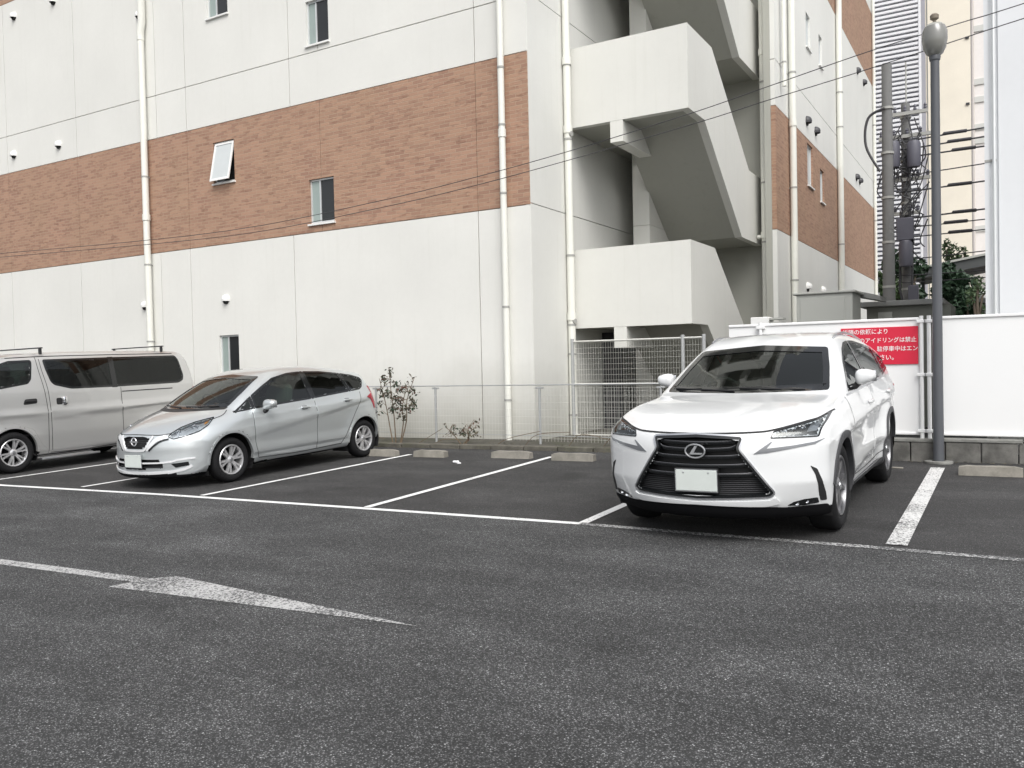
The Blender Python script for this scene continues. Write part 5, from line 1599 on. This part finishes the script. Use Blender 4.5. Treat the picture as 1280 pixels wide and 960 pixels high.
    # bonnet lines
    c.strip("bonnet_shut_line", smooth_line([(-.52, .715), (-.42, .700), (-.32, .698), (0, .706), (.32, .698), (.42, .700), (.52, .715)], 5), .008, 'front', gap_m, .003)
    for sg in (-1, 1):
        c.strip("bonnet_shut_line", smooth_line([(sg * .62, .30), (sg * .70, .55), (sg * .74, .80), (sg * .70, .93)], 5), .009, 'top', gap_m, .003)
    # grilles
    for poly, nm, bars in ((gr, "grille", [.56, .585, .61, .635, .66]), (low, "lower_grille", [.285, .335])):
        out = densify(poly, .02); P0 = lift(sh_, np.array(out), 'front'); n = len(P0); P1 = P0.copy(); P1[:, 1] += .06
        b = MB().add([tuple(p) for p in P0] + [tuple(p) for p in P1], [(i, (i + 1) % n, n + (i + 1) % n, n + i) for i in range(n)])
        V, F = cdt_fill(out, [], .08); PP = lift(sh_, V, 'front'); PP[:, 1] += .058; b.add([tuple(p) for p in PP], F)
        g = b.build(nm, black_pl, root, local=True, smooth=0)
        for z_ in bars:
            us = np.linspace(-.42, .42, 40); ok = in_poly(np.stack([us, np.full(40, z_)], 1), inset(out, .01)); us = us[ok]
            P3 = lift(sh_, np.array([(u, z_) for u in us]), 'front')
            MB().tube([(p[0], p[1] + .03, p[2]) for p in P3], .004 if nm == "grille" else .007, 5).build("grille_bar", grey_pl, g, local=True)
    def band(pl, w_, mat, off, name="chrome_trim", view='front', depth=.02):
        P = np.array(smooth_line(pl, 6)); a = []; b = []
        for i in range(len(P)):
            t = P[min(i + 1, len(P) - 1)] - P[max(i - 1, 0)]; t = t / np.linalg.norm(t); nn = np.array([-t[1], t[0]])
            ww = w_ if not callable(w_) else w_(i / (len(P) - 1)); a.append(tuple(P[i] + nn * ww / 2)); b.append(tuple(P[i] - nn * ww / 2))
        return c.patch(name, a + b[::-1], view, mat, off, depth, grid=None)
    band([(-.312, .688), (-.262, .603), (-.20, .515), (-.11, .500), (0, .498), (.11, .500), (.20, .515), (.262, .603), (.312, .688)], .026, bright_trim, .012)
    for sg in (-1, 1):
        pl = [(sg * .225, .512), (sg * .295, .580), (sg * .37, .640), (sg * .47, .676)]
        if sg < 0: pl = pl[::-1]
        band(pl, .050, bright_trim, .008, "v_wing")
        pl = [(sg * .262, .500), (sg * .335, .560), (sg * .42, .618), (sg * .52, .646)]
        if sg < 0: pl = pl[::-1]
        band(pl, .020, gloss_blk, .010, "v_wing_edge")
    py = lift(sh_, np.array([[0, .615]]), 'front')[0][1]
    em = MB(); emblem_ring(30, .050, .050, .008, lambda u, v, d: (u, py - .012 - d, .617 + v), em)
    em.prism([(-.068, -.011), (.068, -.011), (.068, .011), (-.068, .011)], lambda u, v, d: (u, d, .617 + v), py - .022, py - .002)
    em.build("badge", badge_m, root, local=True, smooth=40)
    number_plate(root, 0, lift(sh_, np.array([[0, .37]]), 'front')[0][1] - .022, .368)
    # bumper chrome lines and fog recess
    band([(-.55, .358), (-.42, .346), (0, .342), (.42, .346), (.55, .358)], .020, bright_trim, .014, "bumper_trim")
    for view, sg in ((45, 1),):
        pass
    band([(-.52, .226), (-.3, .214), (0, .212), (.3, .214), (.52, .226)], .032, bright_trim, .012, "bumper_lip")
    # fog recesses seen from the corner
    fr = round_poly([(.475, .330), (.69, .350), (.70, .300), (.53, .278)], .010)
    c.patch("fog_recess", fr, 45, gloss_blk, .004, .01, grid=None)
    c.patch("fog_recess", [(-u, v) for u, v in reversed(fr)], -45, gloss_blk, .004, .01, grid=None)
    for sg in (1, -1):
        a = [(sg * u, v) for u, v in ((.46, .350), (.563, .374), (.68, .385), (.775, .390))]; b_ = [(sg * u, v) for u, v in ((.43, .218), (.551, .238), (.66, .262), (.73, .296))]
        if sg < 0: a, b_ = a[::-1], b_[::-1]
        band(a, .020, bright_trim, .014, "bumper_trim", sg * 45); band(b_, .034, bright_trim, .012, "bumper_lip", sg * 45)
    # under-bumper skirt
    c.patch("front_skirt", [(-.60, .14), (-.60, .215), (-.50, .205), (0, .192), (.50, .205), (.60, .215), (.60, .14)], 'front', low_black, .003, .02, grid=.06)
    # headlamps, right-hand one in corner view; the other mirrored as mesh
    def headlamp(sgx):
        out = densify(head, .02)
        def L45(uv): return lift(sh_, np.asarray(uv, float), 45)
        D = np.array([-math.sin(math.radians(45)), math.cos(math.radians(45)), 0])
        P0 = L45(out); n = len(P0); P1 = P0 + D * .06
        V, F = cdt_fill(out, [], .05); PP = L45(V) + D * .058
        b = MB().add([tuple(p) for p in P0] + [tuple(p) for p in P1], [(i, (i + 1) % n, n + (i + 1) % n, n + i) for i in range(n)]); b.add([tuple(p) for p in PP], F)
        def fin(mb, nm, mt, par, smooth=0):
            if sgx < 0: mb.v = [(-p[0], p[1], p[2]) for p in mb.v]; mb.f = [tuple(reversed(f)) for f in mb.f]
            return mb.build(nm, mt, par, local=True, smooth=smooth)
        h = fin(b, "headlight", MATS.get("lamp_bucket_light") or simple("lamp_bucket_light", (.66, .67, .69), .25, metal=.5), root)
        for u, v, r_ in ((.575, .716, .030), (.770, .766, .038)):
            p = L45([[u, v]])[0] + D * .03
            q = MB().lathe([(0, .035), (r_ * .5, .030), (r_ * .9, .004), (r_, 0), (r_ * 1.08, .003), (r_ * 1.08, .05)], (0, 0, 0), 'y', 18)
            cs, sn = math.cos(math.radians(45)), math.sin(math.radians(45))
            q.v = [(p[0] + cs * a[0] - sn * a[1], p[1] + sn * a[0] + cs * a[1], p[2] + a[2]) for a in q.v]
            fin(q, "reflector", chrome, h, 40)
            q = MB().ell(tuple(p + D * .022), (.010, .010, .010), 1, 1, 10, 6); fin(q, "bulb", badge_m, h, 40)
        p = L45([[.90, .838], [.95, .855], [.92, .815], [.88, .800]]) + D * .015
        fin(MB().add([tuple(a) for a in p], [(0, 3, 2, 1)]), "indicator", amber, h)
        P_ = L45(V) ; N_ = sh_.normals(P_); P_ = P_ + N_ * .003
        fin(MB().add([tuple(a) for a in P_], F), "lens", glass_lens, h, 60)
        V2, F2 = cdt_fill(inset(out, -.006), [inset(out, .005)], None); P2 = L45(V2); P2 = P2 + sh_.normals(P2) * .004
        fin(MB().add([tuple(a) for a in P2], F2), "lens_edge", gloss_blk, h, 60)
    headlamp(1); headlamp(-1)
    for sg in (-1, 1): mirror(root, sg * .965, 1.47, 1.00, sg, silver_blue, rx=.11, ry=.075, rz=.068)
    interior(root, .68, 1.18, .98, 3.6, .36, [(1.85, .58, (-.35, .35)), (2.75, .60, (-.38, 0, .38))], seat_l)
    MB().box((-.11, 1.58, 1.30), (.11, 1.61, 1.36), .01).build("interior_mirror", black_pl, root, local=True)
    MB().box((.1, 1.0, 1.003), (.4, 1.2, 1.008)).build("parking_paper", paper_m, root, local=True)
    for pts in ([(-.05, .995), (-.30, 1.005), (-.58, 1.02)], [(.55, 1.005), (.28, 1.0), (.02, 1.005)]):
        P3 = lift(sh_, np.array(pts), 'front'); N_ = sh_.normals(P3)
        MB().tube([tuple(p + q * .012) for p, q in zip(P3, N_)], .007, 6).build("wiper", black_pl, root, local=True)
    c.patch("cowl", round_poly([(-.665, .968), (0, .952), (.665, .968), (.665, 1.002), (0, .990), (-.665, 1.002)], .01), 'front', black_pl, .0005, .006, grid=None)
    place(root, -9.82, 6.985, 0.0)
    return root

# ---------- silver van
def build_van():
    root = thing("parked_van", "silver van with black roof bars and dark side glass parked beyond the hatchback", "van")
    L, hw = 4.82, .86
    sil = [(.10, .22), (.03, .30), (.0, .45), (.0, .65), (.04, .86), (.10, 1.02), (.20, 1.12), (.28, 1.20), (.55, 1.52), (.82, 1.76), (1.05, 1.845), (1.5, 1.905), (2.3, 1.93), (3.3, 1.93),
           (4.25, 1.915), (4.49, 1.885), (4.62, 1.78), (4.71, 1.55), (4.76, 1.25), (4.78, .9), (4.81, .60), (4.80, .38), (4.72, .26), (3.0, .22), (1.5, .22)]
    sh_ = Shape(L, hw, sil, (7, 22, 0),
                curve=[(-.2, .22), (.2, .22), (.6, .18), (1.1, .10), (1.6, 0), (3.8, 0), (4.3, -.05), (4.9, -.08)],
                crown=[(-.2, .02), (1.1, .05), (1.6, .05), (4.3, .05), (4.6, .02)],
                plan=[(-.2, .965), (.3, .985), (1.0, 1.0), (3.8, 1.0), (4.4, .998), (4.8, .975)],
                belt=[(0, 1.15), (1.0, 1.25), (4.8, 1.25)],
                vlow=[(0, .94), (.2, .965), (.45, .99), (.62, .992), (.74, 1.0), (.82, .985), (1.0, .972), (1.1, .972)],
                tumble=(.17, .10), rad=[(-.2, .14), (.6, .12), (1.2, .12), (4.0, .12), (4.6, .10)],
                flare=[(1.165, .32, .37, .012, .10), (3.72, .32, .37, .012, .10)],
                crease=[(2.25, .86, 4.2, .955, .010, .14, .5, .3), (.5, .90, 1.45, .90, .007, .12, .3, .3)])
    c = Car(root, sh_)
    yf, yr, zw, R = 1.165, 3.72, .325, .325
    ws = round_poly([(-.70, 1.18), (0, 1.16), (.70, 1.18), (.64, 1.55), (.58, 1.74), (0, 1.77), (-.58, 1.74), (-.64, 1.55)], .04)
    rw = round_poly([(-.60, 1.22), (.60, 1.22), (.55, 1.72), (-.55, 1.72)], .06)
    w1 = round_poly([(.56, 1.29), (.62, 1.37), (.82, 1.60), (1.02, 1.72), (1.22, 1.78), (1.57, 1.788), (1.585, 1.74), (1.53, 1.47), (1.47, 1.40), (.96, 1.33)], .03)
    w2 = round_poly([(1.765, 1.79), (1.79, 1.62), (1.845, 1.42), (1.90, 1.36), (2.187, 1.285), (2.985, 1.275), (2.985, 1.80)], [.04, .04, .04, .04, .04, .008, .008])
    w3 = round_poly([(2.995, 1.80), (2.995, 1.275), (4.32, 1.282), (4.43, 1.33), (4.455, 1.42), (4.40, 1.72), (4.34, 1.805)], [.008, .008, .04, .04, .04, .04, .04])
    cuts = [(ws, 'front', .025), (rw, 'rear', .025)]
    for v in ('left', 'right'): cuts += [(p, v, .025) for p in (w1, w2, w3)]
    c.body(silver_warm, cuts, [(yf, zw, R + .062), (yr, zw, R + .062)], [(0, .24), (5, .24)])
    c.window("windscreen", ws, 'front', glass_f, .05); c.window("rear_window", rw, 'rear', glass_p, .05)
    for v in ('left', 'right'):
        c.window("side_window", w1, v, glass_f, .030); c.window("side_window", w2, v, glass_p, .035); c.window("side_window", w3, v, glass_p, .035)
        for ln in ([(1.74, .26), (1.745, .6), (1.75, .95), (1.72, 1.3), (1.675, 1.6), (1.655, 1.83)], [(.52, .55), (.50, .9), (.50, 1.2), (.62, 1.42)], [(3.10, .28), (3.10, .8), (3.10, 1.26)], [(1.78, .26), (2.4, .25), (3.10, .28)],
                   [(1.80, .3), (1.80, .9), (1.78, 1.3), (1.73, 1.6), (1.71, 1.80)]):
            c.strip("shut_line", smooth_line(ln, 5), .009, v, gap_m, .0022)
        d1 = round_poly([(1.60, .42), (1.73, .30), (1.735, .6), (1.738, .95), (1.70, 1.29), (1.58, 1.30), (.96, 1.31), (.56, 1.27), (.515, 1.2), (.515, .9), (.55, .66), (.80, .70), (1.165, .76), (1.48, .68)], .03)
        d1 = round_poly([(1.735, .30), (1.737, .6), (1.738, .95), (1.71, 1.28), (1.48, 1.375), (.96, 1.305), (.56, 1.27), (.515, 1.2), (.515, .80), (.80, .80), (1.165, .80), (1.50, .66), (1.62, .42)], .03)
        d2 = round_poly([(1.815, .285), (1.815, .9), (1.80, 1.22), (1.90, 1.28), (2.187, 1.262), (3.085, 1.252), (3.087, .8), (3.087, .295)], .02)
        sg = 1 if v == 'left' else -1
        for dpoly, hy, hz, hm, nm in ((d1, 1.475, 1.11, black_pl, "door"), (d2, 2.0, 1.09, chrome, "sliding_door")):
            d = c.patch(nm, dpoly, v, silver_warm, .003, .008, grid=.05)
            p = lift(sh_, np.array([[hy, hz]]), v)[0]
            c.patch("handle_recess", round_poly([(hy - .12, hz - .045), (hy - .09, hz + .045), (hy + .11, hz + .05), (hy + .11, hz - .03)] if hm is black_pl else [(hy - .095, hz - .055), (hy - .095, hz + .055), (hy + .01, hz + .055), (hy + .01, hz - .055)], .03), v, black_pl, .005, .004, grid=None, parent=d)
            if hm is chrome: MB().ell((p[0] + sg * .022, hy + .045, hz), (.018, .038, .072), .6, .6, 12, 8).build("handle", chrome, d, local=True)
            else: MB().ell((p[0] + sg * .018, hy, hz + .012), (.012, .10, .018), .5, .5, 12, 8).build("handle", black_pl, d, local=True)
        c.patch("pillar_trim", [(2.94, 1.268), (2.94, 1.806), (3.04, 1.806), (3.04, 1.268)], v, gloss_blk, .0035, .004, grid=.05)
        c.patch("slide_rail", round_poly([(3.12, 1.180), (3.12, 1.196), (4.17, 1.198), (4.17, 1.180)], .004), v, gap_m, .004, .006, grid=None)
        for yy in (yf, yr): c.patch("arch_lip", arch_poly(yy, zw, R + .055, .032, -4, 184), v, silver_warm, .005, .05, grid=.02)
        pts = [(sg * (hw - .01), 1.62, .175), (sg * (hw + .02), 1.72, .165), (sg * (hw + .02), 3.2, .175)]
        MB().box((sg * (hw - .10), 1.60, .150), (sg * (hw + .012), 2.62, .185), .008).build("side_step", satin, root, local=True)
    arch_liner(root, yf, zw, R + .09, .48, .80); arch_liner(root, yr, zw, R + .09, .48, .80)
    for sg in (-1, 1):
        for yy in (yf, yr): wheel(root, sg * (.858 - .19), yy, zw, R, .19, .215, sg, 'pair', 6)
    # front face
    g = c.patch("grille", round_poly([(-.42, .70), (-.50, .88), (.50, .88), (.42, .70)], .03), 'front', black_pl, .004, .01)
    for z_ in (.75, .80, .85): c.strip("grille_bar", [(-.44, z_), (0, z_ - .01), (.44, z_)], .018, 'front', chrome, .012, parent=g)
    c.patch("lower_intake", round_poly([(-.50, .32), (-.46, .46), (.46, .46), (.50, .32)], .03), 'front', black_pl, .004, .01)
    for p in ([(.52, .76), (.55, .93), (.70, .98), (.80, .98), (.79, .80), (.66, .75)],):
        for q in (p, mirror_poly(p)):
            h = c.patch("headlight", round_poly(q, .02), 'front', MATS.get("lamp_bucket_light"), .003, .01)
            c.patch("lens", round_poly(q, .02), 'front', glass_lens, .008, rim=False, parent=h)
    c.patch("front_skirt", [(-.82, .20), (-.82, .29), (.82, .29), (.82, .20)], 'front', black_pl, .003, .02)
    number_plate(root, 0, lift(sh_, np.array([[0, .56]]), 'front')[0][1] - .014, .56)
    for sg in (-1, 1): mirror(root, sg * 1.0, .74, 1.33, sg, silver_warm, rx=.10, ry=.07, rz=.11)
    interior(root, .70, .92, 1.22, 4.4, .55, [(1.35, .86, (-.38, .38)), (2.6, .86, (-.40, 0, .40))], seat_m)
    # roof bars
    for yy in (1.76, 4.07):
        o = MB().box((-.76, yy - .022, 1.972), (.76, yy + .022, 1.992), .006).build("roof_bar", black_pl, root, local=True)
        for sg in (-1, 1):
            MB().box((sg * .68, yy - .020, 1.875), (sg * .735, yy + .020, 1.975), .010).build("bar_foot", black_pl, o, local=True)
    # rain gutter
    for v in ('left', 'right'):
        c.strip("rain_gutter", smooth_line([(1.2, 1.822), (1.8, 1.840), (3.0, 1.845), (4.3, 1.840)], 5), .012, v, gap_m, .003)
    # tail lamps
    for p in ([(.66, .62), (.66, 1.20), (.82, 1.20), (.84, .62)],):
        for q in (p, mirror_poly(p)): c.patch("tail_lamp", round_poly(q, .02), 'rear', red_lens, .006)
    place(root, -14.44, 6.36, 0.0)
    return root

build_suv(); build_hatch(); build_van()
bpy.context.view_layer.update()

# ------------------------------------------------------------------ SMALL THINGS IN THE LOT
def wheel_stop(x0, x1, y, label, tilt=0.0):
    c = ((x0 + x1) / 2, y)
    z = gz(*c)
    b = MB(); hw = (x1 - x0) / 2
    prof = [(-.075, 0), (.075, 0), (.06, .105), (-.06, .105)]
    n = 9; vs = []; fs = []
    for i in range(n):
        u = -hw + 2 * hw * i / (n - 1)
        e = 0.86 if i in (0, n - 1) else 1.0
        for (p, q) in prof:
            vs.append((u if 0 < i < n - 1 else u * .995, p * e + .002 * math.sin(i * 3.1 + p * 50), q * (e if q else 1) + .003 * math.sin(i * 5 + p * 30) * (q > 0)))
    for i in range(n - 1):
        for k_ in range(4):
            k2 = (k_ + 1) % 4; fs.append((i * 4 + k_, (i + 1) * 4 + k_, (i + 1) * 4 + k2, i * 4 + k2))
    fs += [(0, 1, 2, 3), tuple((n - 1) * 4 + k_ for k_ in (3, 2, 1, 0))]
    c_, s_ = math.cos(tilt), math.sin(tilt)
    b.add([(c[0] + c_ * p[0] - s_ * p[1], c[1] + s_ * p[0] + c_ * p[1], z + p[2] + .001 + .012 * p[0]) for p in vs], fs)
    o = b.build("wheel_stop", stop_m, smooth=0)
    tag(o, label, "wheel stop", "concrete wheel stops at the back of the stalls")
wheel_stop(-9.07, -8.47, 10.72, "concrete wheel stop just behind the rear wheel of the silver hatchback")
wheel_stop(-8.15, -7.56, 10.78, "left wheel stop of the empty stall beside the hatchback", .01)
wheel_stop(-6.79, -6.12, 10.92, "right wheel stop of the empty stall beside the hatchback, near the litter", -.01)
wheel_stop(-5.72, -5.06, 10.85, "wheel stop at the end of the white line left of the suv", .015)
wheel_stop(-4.25, -3.62, 10.86, "wheel stop mostly hidden behind the front of the white suv")
wheel_stop(-.50, .12, 10.66, "wheel stop right of the lamp post with a mossy dark face", -.02)

lt_ = thing("crumpled_litter", "small crumpled white litter lying in the empty stall", "litter", (-6.98, 10.2, gz(-7, 10.2)))
b = MB().ell((-6.98, 10.2, gz(-6.98, 10.2) + .022), (.055, .028, .018), .7, .7, 10, 6)
b.v = [(x + random.uniform(-.008, .008), y + random.uniform(-.008, .008), z + random.uniform(-.004, .006)) for x, y, z in b.v]
b.build("wrapper", paper_m, lt_)
b = MB().ell((-6.90, 10.16, gz(-6.9, 10.16) + .012), (.035, .02, .012), .7, .7, 8, 5); b.build("scrap", paper_m, lt_)
tag(MB().box((-1.28, 10.98, gz(-1.2, 11) + .004), (-1.10, 11.02, gz(-1.2, 11) + .02), .003).build("wood_offcut", stop_m), "pale offcut lying near the block wall behind the suv", "debris")

# dry shrub by the facade
def shrub(x, y, h, label, stems, nleaf, name="dry_shrub", spread=.45):
    t = thing(name, label, "plant", (x, y, gz(x, y) + .05))
    st = MB(); tips = []
    for (dx, lean, hh) in stems:
        z0 = gz(x, y) + .04
        pts = [(x + dx, y, z0), (x + dx + lean * .35, y + .02, z0 + hh * .35), (x + dx + lean * .5, y - .02, z0 + hh * .65), (x + dx + lean, y, z0 + hh)]
        pts = smooth_line(pts, 4); st.tube(pts, [.012 - .008 * i / len(pts) for i in range(len(pts))], 6)
        for i in range(9):
            p = pts[int(len(pts) * (.40 + .062 * i))] 
            a = random.uniform(0, 6.28); L_ = random.uniform(.10, spread * .8)
            q = (p[0] + math.cos(a) * L_, p[1] + math.sin(a) * L_ * .4, p[2] + random.uniform(-.12, .28) * L_ * 2)
            mid = ((p[0] + q[0]) / 2, (p[1] + q[1]) / 2, (p[2] + q[2]) / 2 + .06)
            st.tube([p, mid, q], [.005, .004, .002], 4); tips.append((p, mid, q))
    st.build("stem", twig_m, t)
    for mt, part_n, sz in ((leaf_dry, nleaf, .034), (leaf_red, nleaf // 3, .028), (leaf_a, nleaf // 2, .032)):
        def fn():
            p, m_, q = random.choice(tips); u = random.uniform(.3, 1.0)
            c = Vector(m_).lerp(Vector(q), u)
            return (c.x + random.gauss(0, .03), c.y + random.gauss(0, .03), c.z + random.gauss(0, .035) - .01)
        vs, fs = leaf_cloud(part_n, fn, sz, 1)
        o = mesh_obj("foliage", vs, fs, mt, t); o["kind"] = "stuff"
    return t
shrub(-9.62, 12.12, 1.3, "sparse dry shrub with curled leaves growing by the low mesh fence behind the hatchback", [(-.05, -.28, 1.18), (.02, -.12, 1.36), (.12, .18, 1.05), (.14, .34, 1.20)], 330)
shrub(-8.15, 12.15, .4, "small low weed with drooping twigs at the foot of the facade", [(.0, .25, .30), (.05, .12, .36), (-.05, -.30, .28)], 60, "low_weed", .3)
for i, (x, wh) in enumerate(((-10.6, "behind the hatchback"), (-9.1, "right of the dry shrub"), (-8.75, "between the dry shrub and the low weed"), (-7.45, "beside the facade downpipe"), (-6.9, "under the mesh fence by the building corner"), (-6.1, "before the mesh screen under the stair"), (-5.5, "near the wheel stop left of the suv"))):
    z0 = gz(x, 12.1) + .04
    o = MB(); pts = smooth_line([(x, 12.1, z0), (x + .25, 12.08, z0 + random.uniform(.08, .22)), (x + random.uniform(.5, 1.0), 12.1, z0 + random.uniform(.05, .3))], 4)
    o.tube(pts, .005, 4); tag(o.build("dry_twig", twig_m), "thin dry twig straggling along the kerb " + wh, "twig", "dry twigs along the kerb")

vs = []; fs = []
for i in range(520):
    x = random.uniform(-13, -4.5) if i % 5 else random.uniform(-3.3, 1.0)
    y = (random.choice([11.80, 12.0, 12.3]) + random.gauss(0, .05)) if i % 5 else 11.63 + random.gauss(0, .05)
    z = gz(x, y) + (.085 if 11.84 < y < 11.98 else (.055 if y >= 11.98 and x < -4.4 else .012)); s_ = random.uniform(.010, .026); a = random.uniform(0, 6.28)
    u = Vector((math.cos(a), math.sin(a), random.uniform(-.3, .3))) * s_; w_ = Vector((-math.sin(a), math.cos(a), random.uniform(-.3, .3))) * s_ * .6
    c = Vector((x, y, z)); o = len(vs); vs += [c - u, c + w_, c + u, c - w_]; fs.append((o, o + 1, o + 2, o + 3))
o = mesh_obj("leaf_litter", vs, fs, leaf_dry); o["kind"] = "stuff"; o["label"] = "scattered dry leaves along the kerb and the foot of the block wall"; o["category"] = "leaves"
